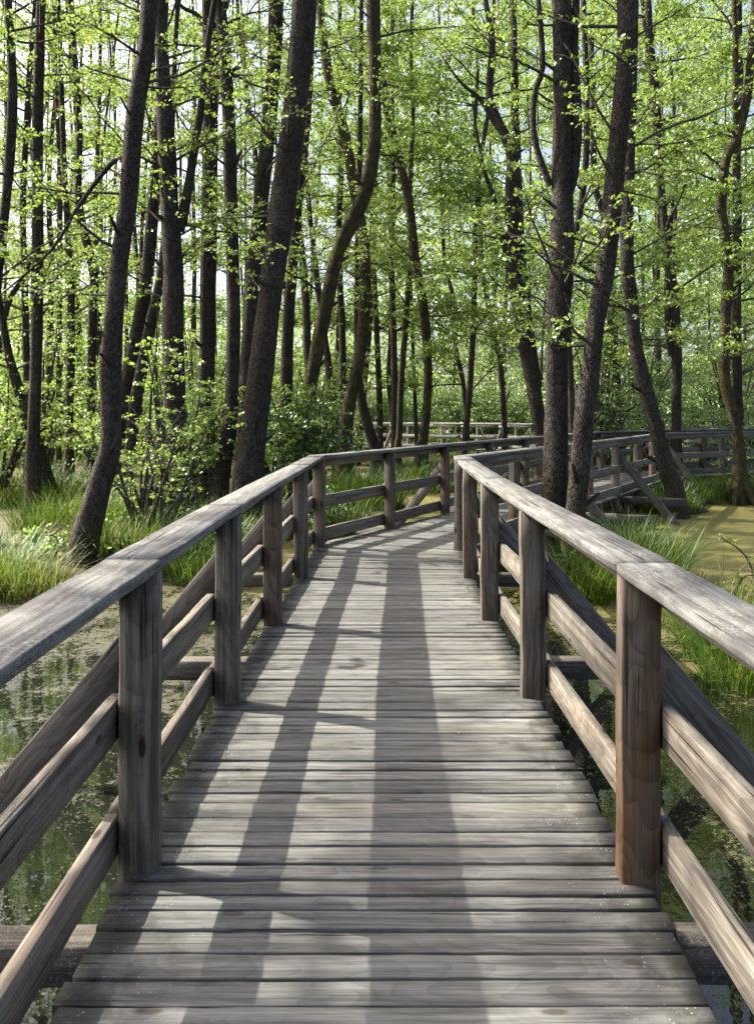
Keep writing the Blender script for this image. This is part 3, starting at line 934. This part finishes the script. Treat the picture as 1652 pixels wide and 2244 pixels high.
# ---- right group
tree('alder_tree', 'dark double stemmed trunk leaning left beyond the bend, half hidden in leaves', T,
     [(1192, 985, 36), (1183, 934, 30), (1167, 834, 32), (1151, 759, 32), (1135, 659, 31), (1123, 575, 32), (1120, 450, 30), (1124, 350, 28), (1108, 300, 24), (1087, 255, 21), (1072, 205, 17), (1078, 90, 14), (1064, 0, 12)],
     24.0, crown=cr(18, 3, 13, 90, (1.0, 3.2), size=0.10, spread=0.2), sides=14, nseg=64,
     forks=[[(1178, 850, 20), (1160, 720, 20), (1146, 600, 19), (1137, 450, 18), (1132, 300, 16), (1128, 150, 14), (1125, 0, 12)],
            [(1108, 300, 14), (1085, 270, 12), (1050, 215, 9), (1010, 180, 6)], [(1110, 560, 12), (1095, 500, 12), (1080, 430, 11), (1060, 370, 8), (1045, 290, 6)]])
tree('alder_tree', 'thick straight trunk of the close right pair rising behind the right handrail', T,
     [(1213, 1230, 62), (1214, 1120, 58), (1216, 1059, 55), (1219, 959, 53), (1220, 809, 48), (1222, 700, 50), (1229, 600, 53), (1231, 450, 49), (1232, 300, 43), (1232, 150, 40), (1231, 0, 42)],
     11.2, crown=cr(13, 2.6, 10.5, 26, (0.7, 1.7), size=0.06, spread=0.09), sides=24, nseg=90, ext=5, six=True, mat=BARK,
     forks=[[(1205, 405, 15), (1188, 360, 14), (1173, 310, 13), (1168, 260, 13), (1172, 200, 13), (1188, 150, 14), (1186, 70, 12), (1180, 0, 11)],
            [(1240, 430, 28), (1255, 380, 26), (1262, 300, 25), (1262, 200, 22), (1258, 100, 18), (1262, 0, 16)]])
tree('alder_tree', 'thick curved trunk of the close right pair leaning right at the top', T,
     [(1255, 1240, 58), (1257, 1150, 50), (1262, 1109, 43), (1272, 1009, 43), (1279, 909, 42), (1294, 809, 41), (1305, 709, 40), (1318, 640, 40), (1327, 590, 41), (1342, 450, 42), (1350, 350, 41), (1366, 200, 40), (1371, 100, 37), (1372, 0, 40)],
     10.9, crown=cr(14, 2.2, 10.0, 26, (0.7, 1.7), size=0.06, spread=0.09), sides=24, nseg=90, ext=5, six=True, mat=BARK)
tree('alder_tree', 'medium trunk leaning left across the far railing on the right', T,
     [(1478, 1075, 44), (1462, 1034, 37), (1443, 959, 33), (1417, 859, 32), (1393, 759, 30), (1383, 659, 30), (1374, 575, 29), (1375, 450, 26), (1380, 300, 25), (1384, 150, 24), (1388, 0, 22)],
     17.5, crown=cr(18, 2.5, 13, 100, (0.9, 2.4), size=0.085), sides=16, nseg=64)
tree('alder_tree', 'slim upright trunk with a crook near the top right of the leaning trunk', T,
     [(1482, 960, 24), (1482, 909, 22), (1482, 759, 22), (1477, 659, 21), (1466, 575, 22), (1455, 480, 18), (1446, 380, 16), (1438, 250, 20), (1433, 175, 21), (1424, 100, 17), (1419, 0, 15)],
     24.0, crown=cr(18, 3, 13, 90, (1.0, 3.2), size=0.10, spread=0.2), sides=12, nseg=64,
     forks=[[(1470, 780, 13), (1463, 700, 13), (1461, 600, 12), (1470, 500, 9)]])
tree('alder_tree', 'yellow mossy crooked trunk near the right edge of the view', T,
     [(1620, 1010, 30), (1615, 949, 23), (1606, 909, 22), (1588, 834, 25), (1587, 759, 23), (1592, 659, 23), (1596, 575, 22), (1586, 500, 22), (1580, 440, 22), (1590, 350, 20), (1614, 300, 19), (1634, 225, 20), (1646, 125, 18), (1655, 0, 15)],
     20.0, crown=cr(18, 2.5, 12, 85, (0.9, 2.8), size=0.092), sides=14, nseg=64, mat=BARK_M,
     forks=[[(1614, 300, 13), (1610, 220, 13), (1612, 120, 12), (1608, 0, 10)]])
tree('alder_tree', 'straight dark trunk directly behind the mossy crooked one', T,
     [(1622, 980, 22), (1617, 900, 20), (1614, 700, 19), (1616, 500, 18), (1614, 350, 17), (1620, 200, 16), (1618, 0, 14)],
     26.0, crown=cr(17, 2.5, 14.5, 90, (1.0, 3.4), size=0.105, spread=0.22), sides=10)
tree('alder_tree', 'thin dark stem seen between the close right pair of trunks', T,
     [(1256, 1010, 20), (1252, 900, 17), (1246, 750, 16), (1240, 600, 15), (1270, 470, 14), (1285, 330, 14), (1284, 150, 13), (1278, 0, 12)],
     21.0, crown=cr(14, 2.5, 12, 75, (0.9, 2.8), size=0.092), sides=10)
tree('alder_tree', 'thin dark upright stem right of the close pair, in front of dense leaves', T,
     [(1360, 960, 18), (1357, 909, 16), (1347, 759, 16), (1343, 659, 15), (1330, 500, 14), (1303, 400, 14), (1300, 250, 13), (1296, 100, 11), (1298, 0, 10)],
     27.0, crown=cr(17, 2.5, 14.5, 90, (1.0, 3.4), size=0.105, spread=0.22), sides=10)
tree('alder_tree', 'thin wavy stem leaning left in the bright leaves beyond the pale shrub', T,
     [(1022, 930, 12), (1016, 850, 11), (1010, 815, 11), (997, 755, 10), (999, 700, 10), (990, 640, 9), (973, 560, 9), (968, 420, 8), (960, 250, 7), (965, 100, 6), (960, 0, 5)],
     36.0, crown=cr(17, 2.5, 18, 85, (1.2, 3.6), size=0.125, spread=0.28), sides=8, mat=BARK_F)
tree('alder_tree', 'thin stem leaning left between the pale shrub and the double stemmed trunk', T,
     [(1105, 930, 13), (1096, 800, 13), (1083, 735, 13), (1073, 680, 12), (1058, 600, 11), (1050, 450, 10), (1040, 300, 9), (1046, 150, 8), (1035, 0, 7)],
     35.0, crown=cr(17, 2.5, 18, 85, (1.2, 3.6), size=0.125, spread=0.28), sides=8, mat=BARK_F)
# ---- far left group
tree('alder_tree', 'trunk with a gentle bow at the upper left edge of the view', T,
     [(-26, 1010, 30), (-22, 800, 26), (-8, 620, 24), (3, 525, 22), (12, 450, 20), (21, 350, 22), (27, 225, 21), (25, 100, 16), (18, 0, 16)],
     14.0, crown=cr(14, 3.2, 11, 32, (0.7, 2.0), size=0.065, spread=0.10), sides=16, six=True, nseg=60)
tree('alder_tree', 'straight black upright trunk second from the left edge', T,
     [(72, 990, 30), (74, 930, 27), (80, 760, 25), (82, 600, 25), (82, 450, 25), (82, 300, 24), (86, 150, 22), (90, 0, 20)],
     18.0, crown=cr(20, 3, 14, 50), sides=14, nseg=60)
tree('alder_tree', 'dark trunk leaning left from a grassy tussock at the left side', T,
     [(100, 1060, 44), (95, 1035, 36), (72, 950, 28), (45, 865, 24), (20, 780, 19), (4, 690, 15), (-12, 600, 13), (-30, 480, 10)],
     20.0, crown=cr(12, 2, 7, 60), sides=14, ext=3,
     forks=[[(8, 700, 13), (24, 650, 12), (50, 610, 11), (66, 570, 9), (80, 500, 8), (72, 380, 7)]])
tree('alder_tree', 'gnarled dark stem with a kink carrying a long bare branch', T,
     [(200, 960, 20), (200, 850, 18), (202, 720, 19), (206, 640, 20), (205, 600, 20), (195, 550, 19), (180, 490, 18), (172, 420, 15), (174, 300, 15), (170, 200, 13), (162, 100, 12), (155, 0, 12)],
     22.0, crown=cr(16, 3, 14, 60), sides=12, nseg=60,
     forks=[[(165, 465, 11), (190, 425, 11), (235, 365, 10), (265, 338, 9), (300, 305, 8), (340, 258, 6)]])
tree('alder_tree', 'dark upright stem left of the curved front trunk, low part thick', T,
     [(152, 960, 20), (152, 900, 18), (155, 800, 18), (155, 640, 17), (148, 500, 14), (140, 350, 12), (135, 200, 11), (128, 0, 9)],
     22.5, crown=cr(14, 3, 14, 60), sides=10)
tree('alder_tree', 'slim stem close behind the black upright trunk on the left', T,
     [(60, 960, 16), (58, 800, 16), (54, 620, 15), (50, 450, 14), (58, 260, 12), (66, 130, 11), (76, 20, 10)],
     24.0, crown=cr(12, 4, 15, 60), sides=10)
tree('alder_tree', 'thin straight grey stem against the white sky left of the kinked stem', T,
     [(128, 960, 13), (130, 700, 13), (131, 400, 12), (128, 300, 11), (122, 150, 10), (118, 0, 9)],
     28.0, crown=cr(12, 5, 17, 60), sides=8, mat=BARK_F)
tree('alder_tree', 'thin straight grey stem against the white sky right of the kinked stem', T,
     [(206, 950, 12), (208, 700, 11), (210, 500, 10), (213, 350, 10), (219, 180, 8), (220, 0, 8)],
     32.0, crown=cr(12, 5, 18, 60), sides=8, mat=BARK_F)
tree('alder_tree', 'grey leaning stem seen in the gap between the two thickest left trunks', T,
     [(560, 900, 14), (562, 600, 13), (560, 350, 12), (548, 250, 11), (534, 150, 10), (524, 50, 9), (520, 0, 9)],
     28.0, crown=cr(12, 5, 17, 60), sides=8, mat=BARK_F)
tree('alder_tree', 'mid sized dark trunk close behind the thickest leaning trunk, right side', T,
     [(625, 985, 27), (628, 850, 26), (632, 700, 26), (640, 600, 24), (650, 480, 20), (662, 380, 16), (676, 250, 13), (684, 100, 11), (690, 0, 10)],
     21.0, crown=cr(12, 5, 14, 60), sides=12)
tree('alder_tree', 'paired slim stem with pale side, left of the swinging trunk', T,
     [(690, 960, 18), (684, 850, 17), (674, 760, 17), (670, 660, 18), (663, 575, 17), (655, 480, 13), (657, 380, 11), (650, 200, 9), (655, 0, 8)],
     25.0, crown=cr(12, 5, 15, 60), sides=10)
tree('alder_tree', 'slim stem leaning left of the crooked trunk above the rail corner', T,
     [(738, 975, 20), (732, 900, 18), (722, 820, 17), (712, 740, 15), (700, 650, 14), (690, 575, 13), (680, 480, 11), (672, 380, 10), (668, 200, 9), (672, 0, 8)],
     27.0, crown=cr(12, 5, 16, 60), sides=10)
tree('alder_tree', 'upright slim stem close left of the crooked trunk', T,
     [(752, 960, 16), (752, 850, 16), (750, 720, 15), (745, 620, 14), (742, 480, 13), (748, 350, 12), (742, 200, 11), (745, 0, 9)],
     29.0, crown=cr(12, 5, 17, 60), sides=8)

OT, ofull = tree('alder_tree', 'alder beyond the left edge, seen only by a spray of big leaves hanging into view', T,
     [(CX + x / 6.0 * F, HY + (EYE - z) / 6.0 * F, w) for x, z, w in ((-8.0, -0.3, 90), (-8.1, 2, 76), (-8.3, 5, 66), (-8.7, 8, 48), (-9.1, 10.5, 28))],
     6.0, crown=cr(28, 6.8, 11.0, 42, (1.2, 3.6), size=0.085, spread=0.18, rise=(-0.15, 0.3)), sides=14, ext=1.0)
mb = MB(); lv = Leaves()
lp = catmull([ofull[int(np.argmin(np.abs(ofull[:, 2] - 2.6))), :3], (-5.6, 6.6, 3.5), (-3.9, 7.0, 3.35), (-2.98, 7.0, 3.02)], 14)
tube(mb, lp, np.linspace(0.022, 0.004, 14), 6)
lv.puff(lp[12:], 16, (0.05, 0.06, 0.07), 0.085, 0.15)
lv.puff(lp[5:12], 26, (0.12, 0.12, 0.09), 0.085, 0.15)
lv.into(mb, 1, six=True)
mb.build('limb', [BARK, LEAF], OT)

# ---- the many thin trunks farther back, each its own tree
far_n = 0
kinds = []
XS = []
for k in range(400):
    if len(XS) >= 62: break
    thin_right = R.uniform() < 0.28
    Y = R.uniform(29, 68)
    px = R.uniform(-60, 1712)
    if Y < 46 and -0.5 < Y - np.interp((px - CX) / F * Y, [p[0] for p in FA], [p[1] for p in FA]) + 2.5 < 5.0: continue
    if any(abs(px - a) < 13 and abs(Y - b) < 8 for a, b in XS): continue
    if px > 840 and thin_right: continue
    if 660 < px < 980 and Y > 37: continue
    XS.append((px, Y))
for (px, Y) in XS:
    right = px > 840
    w = R.uniform(0.12, 0.27) * F / Y
    base_y = HY + F * (EYE + 0.38) / Y
    lean = R.normal(0, 34) * (30 / Y)
    pts = []
    k1 = R.normal(0, 10, 6)
    for i, y in enumerate(np.linspace(base_y, -40, 6)):
        u = i / 5
        pts.append((px + lean * u + k1[i] * (0.3 + u), y, w * (1.15 - 0.6 * u)))
    if right:
        cw = cr(int(R.integers(14, 19)), 2.5, 2 + 0.44 * Y, 95, (1.3, 3.8), size=0.15, spread=0.34, twigs=4, tint=R.uniform(0.35, 0.7))
        lab = 'slim dark trunk with a full bright green crown in the far wood on the right'
        grp = 'far leafy trees on the right'
    else:
        dens = 0.55 if px < 560 else 0.9
        cw = cr(int(R.integers(12, 17)), 1.5, 3 + 0.44 * Y, int(120 * dens), (1.0, 2.8), size=0.13, spread=0.24, twigs=4, tint=R.uniform(0.4, 0.75))
        lab = 'thin dark trunk with sparse fresh leaves in the far wood on the left'
        grp = 'far thin trees on the left'
    tree('alder_tree', lab, T, pts, Y, ext=4, sides=6, nseg=16, mat=BARK_F, crown=cw, group=grp, lump=0.03)


# ---- shrubs
def shrub(name, label, cx, cy, rx, ry, h, n_stem, leaf_n, size, mat, tint=0.5, six=False, bare=0, group=None, z0=None, cat='shrub', spread=0.10, aspect=0.8, lean=(0, 0)):
    gz = float(ground_z(cx, cy)) if z0 is None else z0
    root = thing(name, label, cat, (cx, cy, gz), group)
    st = MB(); lvmb = MB(); lv = Leaves()
    for k in range(n_stem):
        az = R.uniform(0, 2 * np.pi)
        a, b = R.uniform(0.1, 1, 2)
        start = np.array([cx + R.normal(0, 0.12), cy + R.normal(0, 0.12), gz - 0.1])
        end_r = math.sqrt(R.uniform(0.05, 1))
        tip = np.array([cx + lean[0] + math.cos(az) * rx * end_r, cy + lean[1] + math.sin(az) * ry * end_r, gz + h * (0.35 + 0.65 * R.uniform()) * (1.05 - 0.35 * end_r)])
        mid = (start + tip) / 2 + np.array([0, 0, h * 0.12]) + R.normal(0, 0.08, 3)
        p = catmull([start, mid, tip], 8)
        tube(st, p, np.linspace(0.016 + 0.006 * h, 0.004, 8), 5)
        for j in range(5):
            u = R.uniform(0.35, 1)
            b0 = p[int(u * 7)]
            limb(st, lv, b0, R.uniform(0, 6.28), R.uniform(-0.2, 0.4), R.uniform(0.25, 0.6) * min(rx, 1.4), 0.006, leaf_n // 5, size, spread, tint, 3, 0.05, 0.2, 4)
    for k in range(bare):
        az = R.uniform(0, 6.28)
        start = np.array([cx + R.normal(0, rx * 0.4), cy + R.normal(0, ry * 0.4), gz + R.uniform(0.2, h * 0.6)])
        limb(st, lv, start, az, R.uniform(-0.3, 0.4), R.uniform(0.5, 1.2), 0.006, 0, size, spread, tint, 4, 0.0)
    st.build('stems', TWIG, root)
    lv.into(lvmb, 0, six=six, aspect=aspect)
    lvmb.build('foliage', mat, root)
    return root


shrub('alder_bush', 'leafy young bush with bare twigs between the curved trunk and the thick leaning trunk', -3.35, 12.7, 1.0, 0.9, 3.2, 15, 105, 0.062, LEAF, 0.6, six=True, bare=16, spread=0.09)
shrub('alder_bush', 'tall fresh green sapling in front of the two upright left trunks', -3.45, 14.4, 0.85, 0.8, 4.3, 14, 120, 0.075, LEAF, 0.6, six=True, bare=6)
shrub('elder_bush', 'dense dark green bush at the foot of the thick leaning trunk', -1.45, 16.6, 0.85, 0.9, 3.7, 28, 250, 0.085, LEAF_D, 0.5, spread=0.13)
shrub('elder_bush', 'dark leafy bush reaching down behind the corner of the left railing', -0.75, 13.6, 0.55, 0.6, 1.1, 10, 110, 0.075, LEAF_D, 0.6, spread=0.10)
shrub('elder_bush', 'mid green bush in shade behind the young alder bush', -3.5, 17.2, 1.2, 0.9, 3.6, 18, 220, 0.085, LEAF, 0.35, spread=0.14)
shrub('alder_bush', 'bright low bush by the left edge of the view beyond the duckweed', -8.8, 19.8, 1.7, 1.2, 4.6, 20, 220, 0.085, LEAF, 0.6, spread=0.15)
shrub('alder_bush', 'leafy bush between the leaning left trunk and the curved front trunk', -6.4, 20.6, 1.6, 1.0, 4.6, 20, 210, 0.085, LEAF, 0.55, spread=0.15)
shrub('alder_bush', 'tall airy bush far left behind the black upright trunk', -9.8, 25.0, 2.4, 1.5, 7.0, 24, 260, 0.095, LEAF, 0.6, spread=0.2)
shrub('alder_bush', 'pale silvery green bush rising just beyond the far boardwalk right of centre', 5.8, 42.5, 2.8, 1.7, 5.2, 26, 420, 0.115, LEAF_P, 0.6, spread=0.19)
shrub('alder_bush', 'pale bush beyond the far rail beside the double stemmed trunk', 8.6, 40.5, 1.9, 1.3, 4.0, 18, 320, 0.11, LEAF_P, 0.55, spread=0.16)
shrub('alder_bush', 'broad pale bush behind the right end of the railing', 9.2, 28.2, 2.1, 1.4, 3.6, 18, 310, 0.095, LEAF_P, 0.45, spread=0.19)
shrub('alder_bush', 'light green bush at the right edge behind the mossy trunk', 11.3, 26.4, 1.6, 1.2, 3.4, 15, 280, 0.09, LEAF_P, 0.5, spread=0.18)
shrub('alder_bush', 'bright bush behind the trunk that leans across the railing', 7.2, 28.8, 1.6, 1.2, 3.2, 16, 280, 0.095, LEAF, 0.5, spread=0.18)
shrub('alder_bush', 'small airy bush over the railing beneath the mossy trunk', 8.7, 20.8, 0.6, 0.5, 1.4, 7, 60, 0.06, LEAF_P, 0.6, spread=0.10)
shrub('alder_bush', 'tall leafy young tree between the two slanted left trunks and the upright ones', -5.3, 26.0, 1.8, 1.3, 7.0, 22, 260, 0.10, LEAF, 0.6, spread=0.2)
shrub('alder_bush', 'tall bright bush beyond the swinging trunk, left of the crooked one', -1.9, 27.5, 1.6, 1.2, 6.5, 20, 250, 0.10, LEAF, 0.6, spread=0.2)
shrub('alder_bush', 'bright shrub low between the straight forked trunk and the upright dark one', -4.6, 22.0, 1.3, 1.0, 4.2, 18, 230, 0.09, LEAF, 0.6, spread=0.17)
shrub('alder_bush', 'bright shrub low behind the thickest left trunk', -2.9, 23.5, 1.3, 1.0, 4.4, 18, 230, 0.09, LEAF, 0.55, spread=0.17)
shrub('alder_bush', 'broad shrub filling the ground left of the kinked stem', -8.6, 29.0, 2.4, 1.5, 5.2, 24, 280, 0.105, LEAF, 0.55, spread=0.21)
shrub('alder_bush', 'broad shrub at the far left edge under the thin stems', -12.2, 31.0, 2.4, 1.5, 5.5, 24, 280, 0.11, LEAF, 0.6, spread=0.21)
shrub('alder_bush', 'low shrub in front of the far boardwalk left of the slender leaning trunk', -1.4, 31.5, 1.5, 1.0, 3.2, 16, 230, 0.10, LEAF_P, 0.55, spread=0.19)
shrub('alder_bush', 'leafy understorey tree filling the gap right of the leaning right trunk', 9.4, 31.0, 2.0, 1.3, 6.5, 22, 260, 0.11, LEAF_P, 0.45, spread=0.24)
shrub('alder_bush', 'leafy understorey tree at the far right behind the mossy trunk', 12.8, 31.5, 2.1, 1.4, 7.0, 22, 260, 0.115, LEAF_P, 0.45, spread=0.24)
shrub('alder_bush', 'leafy understorey tree directly behind the close right trunk pair', 6.6, 26.0, 1.6, 1.2, 7.0, 22, 280, 0.10, LEAF_P, 0.45, spread=0.2)
shrub('alder_sapling', 'small dark stemmed sapling with few round leaves at the right edge over the duckweed', 3.75, 8.9, 0.28, 0.3, 1.1, 5, 30, 0.055, LEAF, 0.35, six=True, spread=0.05, cat='sapling')
shrub('alder_sapling', 'tiny bright sprout between the close right pair of trunks', 2.45, 10.75, 0.14, 0.12, 0.75, 4, 18, 0.07, LEAF, 0.7, six=True, spread=0.04, cat='sapling')
shrub('alder_sapling', 'small sprout with fresh leaves at the foot of the leaning right trunk', 4.9, 15.6, 0.2, 0.2, 0.6, 4, 24, 0.06, LEAF, 0.65, six=True, spread=0.05, cat='sapling')
for (x, y, r, h, lab) in ((-14.5, 38, 3.2, 6.0, 'airy green thicket at the far left edge of the wood'), (-9.5, 42, 3.2, 6.5, 'airy thicket behind the far left stems'),
                          (-4.5, 47, 3.0, 6.5, 'bright thicket far behind the thick leaning trunk'), (0.5, 49, 3.0, 4.5, 'bright thicket beyond the far boardwalk at the centre'),
                          (5.0, 48, 3.2, 5.0, 'glowing green thicket beyond the far boardwalk right of centre'), (10.5, 45, 3.3, 5.5, 'tall thicket behind the close right pair of trunks'),
                          (15.5, 42, 3.3, 5.5, 'tall thicket at the far right edge of the wood'), (13.0, 34, 2.2, 4.0, 'deep green thicket behind the mossy trunk'), (2.2, 52, 2.6, 4.5, 'low pale thicket just over the far rail at the centre'),
                          (8.0, 51, 3.0, 4.5, 'low pale thicket over the far rail behind the double stemmed trunk'), (14.0, 47, 3.0, 4.5, 'low pale thicket at the right behind the leaning trunk')):
    shrub('thicket', lab, x, y, r, r * 0.7, h, 30, 380, 0.14, LEAF_P if x > 0 else LEAF, 0.55, spread=0.32, cat='thicket')


# ---- grass
def blades(mb, base, length, out, width, tint, segs=4):
    """curved tapering blades: base (n,3), outward direction (n,2), length (n)"""
    n = len(base)
    droop = R.uniform(0.25, 1.0, n)
    side = np.column_stack([-out[:, 1], out[:, 0], np.zeros(n)])
    V = []
    for k in range(segs + 1):
        u = k / segs
        h = length * (u - 0.58 * droop * u ** 2.3)
        o = length * (0.18 * u + 0.68 * droop * u ** 2)
        c = base + np.column_stack([out[:, 0] * o, out[:, 1] * o, h])
        w = (width * (1 - u) ** 0.6 * 0.5 + 0.0006)[:, None]
        V += [c - side * w, c + side * w]
    v = np.stack(V, 1)
    i = np.arange(n)[:, None] * (2 * segs + 2)
    f = np.concatenate([i + np.array([[2 * k, 2 * k + 1, 2 * k + 3, 2 * k + 2]]) for k in range(segs)])
    mb.add(v.reshape(-1, 3), [f], tint=np.repeat(tint, 2 * segs + 2))


def tussock(label, x, y, r, n, ln, mat, tint, width=0.006, group=None, name='sedge_tussock', z=None, straw=0.15, ry=None):
    gz = max(float(ground_z(x, y)), WATER_Z) - 0.06 if z is None else z
    n = int(n * 0.7)
    o = MB()
    a = R.uniform(0, 2 * np.pi, n); q = np.sqrt(R.uniform(0, 1, n))
    bx, by = x + np.cos(a) * q * r, y + np.sin(a) * q * (ry or r)
    bz = np.maximum(ground_z(bx, by), WATER_Z) - 0.05
    a2 = a + R.normal(0, 0.7, n)
    t = np.clip(tint + R.normal(0, 0.3, n) + (R.uniform(0, 1, n) < straw) * 0.6, 0, 1)
    blades(o, np.column_stack([bx, by, bz]), ln * R.uniform(0.45, 1.15, n), np.column_stack([np.cos(a2), np.sin(a2)]) * (0.3 + 0.7 * q)[:, None], np.full(n, width * 2.0) * R.uniform(0.5, 1.3, n), t)
    ob = o.build(name, mat, loc=(x, y, gz))
    return tag(ob, label, 'grass tussock', group)


tussock('bright green sedge tussock at the left edge nearest the handrail', -4.75, 10.35, 0.75, 1600, 0.85, GRASS, 0.34, 0.008, straw=0.15)
tussock('straw streaked sedge tussock between the left edge and the curved trunk', -4.15, 10.2, 0.5, 700, 0.75, GRASS_S, 0.4, 0.007)
tussock('sunlit tall green sedge right of the curved trunk foot', -3.25, 12.0, 0.85, 1700, 0.9, GRASS, 0.5, 0.008, straw=0.08)
tussock('green sedge clump under the young alder bush', -2.55, 12.7, 0.75, 1300, 0.75, GRASS, 0.4, 0.008)
tussock('dense drooping sedge at the water edge below the left handrail', -2.15, 11.0, 0.45, 800, 0.7, GRASS, 0.3, 0.007, straw=0.2)
tussock('dry sedge wisps beside the foot of the curved trunk', -3.75, 11.9, 0.5, 500, 0.8, GRASS_S, 0.45, 0.007)
tussock('shaded sedge tussock round the leaning left trunk foot', -7.7, 20.0, 1.0, 1500, 1.0, GRASS, 0.3, 0.010, straw=0.2)
tussock('tawny sedge skirt at the left edge over the duckweed', -8.9, 19.6, 0.9, 900, 0.8, GRASS_S, 0.45, 0.010)
tussock('green sedge strip behind the curved front trunk', -5.6, 16.0, 1.1, 1500, 0.95, GRASS, 0.35, 0.009)
tussock('sedge patch beneath the thick leaning trunk', -2.2, 14.6, 0.8, 1000, 0.75, GRASS, 0.4, 0.008, straw=0.25)
tussock('tall drooping sedge clump with straw heads right of the close trunk pair', 3.05, 10.4, 0.55, 1500, 1.05, GRASS, 0.30, 0.007, straw=0.3)
tussock('straw coloured tuft at the foot of the close right trunk pair', 2.85, 10.3, 0.3, 420, 0.95, GRASS_S, 0.55, 0.007)
tussock('dark green sedge clump spreading to the duckweed on the right', 3.5, 11.3, 0.55, 1200, 0.8, GRASS, 0.22, 0.008, straw=0.15)
tussock('low sedge under the right handrail beside the trunk pair', 2.45, 10.1, 0.5, 1100, 0.85, GRASS, 0.2, 0.007, straw=0.25)
tussock('bright fresh sedge at the right edge near the handrail', 3.25, 7.55, 0.55, 1500, 0.75, GRASS, 0.5, 0.007, straw=0.1)
tussock('thin straggling dry sedge at the right edge of the duckweed', 3.3, 8.5, 0.5, 520, 0.8, GRASS_S, 0.5, 0.006)
tussock('bright fine grass at the very right edge just outside the handrail', 2.95, 6.9, 0.35, 700, 0.6, GRASS, 0.55, 0.006, straw=0.1)
tussock('brown fringed sedge bank below the right hand railing', 8.0, 20.5, 1.6, 2200, 0.75, GRASS, 0.4, 0.010, ry=0.5, straw=0.3)
tussock('tawny sedge bank at the right edge by the water', 9.9, 20.2, 1.2, 1500, 0.95, GRASS_S, 0.45, 0.010, ry=0.6)
tussock('sedge beside the braces of the right railing', 6.2, 18.6, 0.7, 1000, 0.75, GRASS, 0.4, 0.009)
tussock('round drooping sedge tussock seen through the left railing past the corner', -0.1, 19.2, 0.75, 1300, 1.0, GRASS, 0.35, 0.010)
tussock('sedge tuft behind the corner of the left railing', -0.75, 14.6, 0.6, 900, 0.9, GRASS, 0.4, 0.008)
tussock('dark drooping tuft at the foot of the crooked trunk', 0.9, 23.0, 0.8, 900, 1.05, GRASS, 0.3, 0.011)
tussock('bright sedge clump at the foot of the short leaning trunk', -1.0, 22.5, 0.9, 1000, 0.95, GRASS, 0.5, 0.011)

for x, y in ((-3.3, 11.2), (-2.75, 11.6), (-4.3, 11.6), (-2.2, 12.0), (-3.0, 13.3), (-5.6, 11.0), (-2.5, 13.6), (-4.8, 12.2)):
    shrub('marsh_weed', 'low broad leaved green weed among the sedge of the left bank', x, y, 0.28, 0.25, R.uniform(0.5, 0.8), 7, 34, 0.075, LEAF if R.uniform() < 0.6 else LEAF_D, 0.45, six=True, spread=0.06, cat='weed', group='broad leaved weeds on the left bank')
for x, y in ((3.6, 10.4), (3.0, 9.7), (3.9, 7.9)):
    shrub('marsh_weed', 'low broad leaved green weed among the sedge of the right bank', x, y, 0.25, 0.22, R.uniform(0.5, 0.75), 6, 30, 0.07, LEAF, 0.4, six=True, spread=0.06, cat='weed', group='broad leaved weeds on the right bank')

# uncountable sward of the far banks and the back of the left island
mb = MB()
n = 52000
bx = R.uniform(-26, 26, n); by = R.uniform(11.5, 62, n) ** 1.0
gz = ground_z(bx, by)
keep = (gz > WATER_Z + 0.04) & (np.abs(bx) < by * 0.52 + 1)
dd = np.min(np.hypot(bx[:, None] - fp[None, :, 0], by[:, None] - fp[None, :, 1]), 1)
keep &= dd > 1.3
bx, by, gz = bx[keep], by[keep], gz[keep]
a = R.uniform(0, 6.28, len(bx))
blades(mb, np.column_stack([bx, by, gz - 0.05]), R.uniform(0.35, 0.95, len(bx)), np.column_stack([np.cos(a), np.sin(a)]), 0.007 + by * 0.0006,
       np.clip(R.normal(0.42, 0.2, len(bx)) + (R.uniform(0, 1, len(bx)) < 0.1) * 0.5, 0, 1), 3)
tag(mb.build('grass', GRASS), 'green marsh grass covering the banks between the trees', kind='stuff')

# far-off wood that reads as one mass behind everything
mb = MB(); lv = Leaves()
for k in range(1350):
    x = R.uniform(-52, 52) if k % 3 else R.uniform(0, 56)
    y = 60 + 44 * R.uniform(0, 1)
    right = x > -1.5 + R.normal(0, 3)
    u = (y - 60) / 44
    top = (10 + 50 * u) if right else (7 + 12 * u)
    z = -0.4 + (R.uniform(0, 1) ** 0.7) * top
    lv.puff(np.array([x, y, z]), 120 if right else 100, (1.9, 1.3, 0.9), 0.34, R.uniform(0.3, 0.75))
lv.into(mb, 0)
tag(mb.build('woodland', LEAF_P), 'bright green distant wood closing off the view', kind='stuff')

# fallen leaves and twigs on the deck
for k, (x, y, s) in enumerate(((0.05, 6.1, 0.022), (0.32, 5.9, 0.028), (0.42, 4.45, 0.02), (-0.36, 5.2, 0.018))):
    mb = MB()
    a = R.uniform(0, 6.28)
    c, s_ = math.cos(a), math.sin(a)
    sh = [(-0.5, 0, 0), (-0.1, 0.3, 0.12), (0.4, 0.2, 0.05), (0.5, 0, 0.02), (0.35, -0.25, 0.1), (-0.15, -0.3, 0.14)]
    v = [(x + (p * c - q * s_) * s, y + (p * s_ + q * c) * s, 0.006 + z * s) for p, q, z in sh]
    mb.add(v, [[(0, 1, 2, 3)], [(0, 3, 4, 5)]], tint=0.9)
    tag(mb.build('fallen_leaf', GRASS_S, loc=(x, y, 0)), 'tiny curled brown leaf lying on the grey deck boards', 'leaf', 'fallen leaves on the deck')
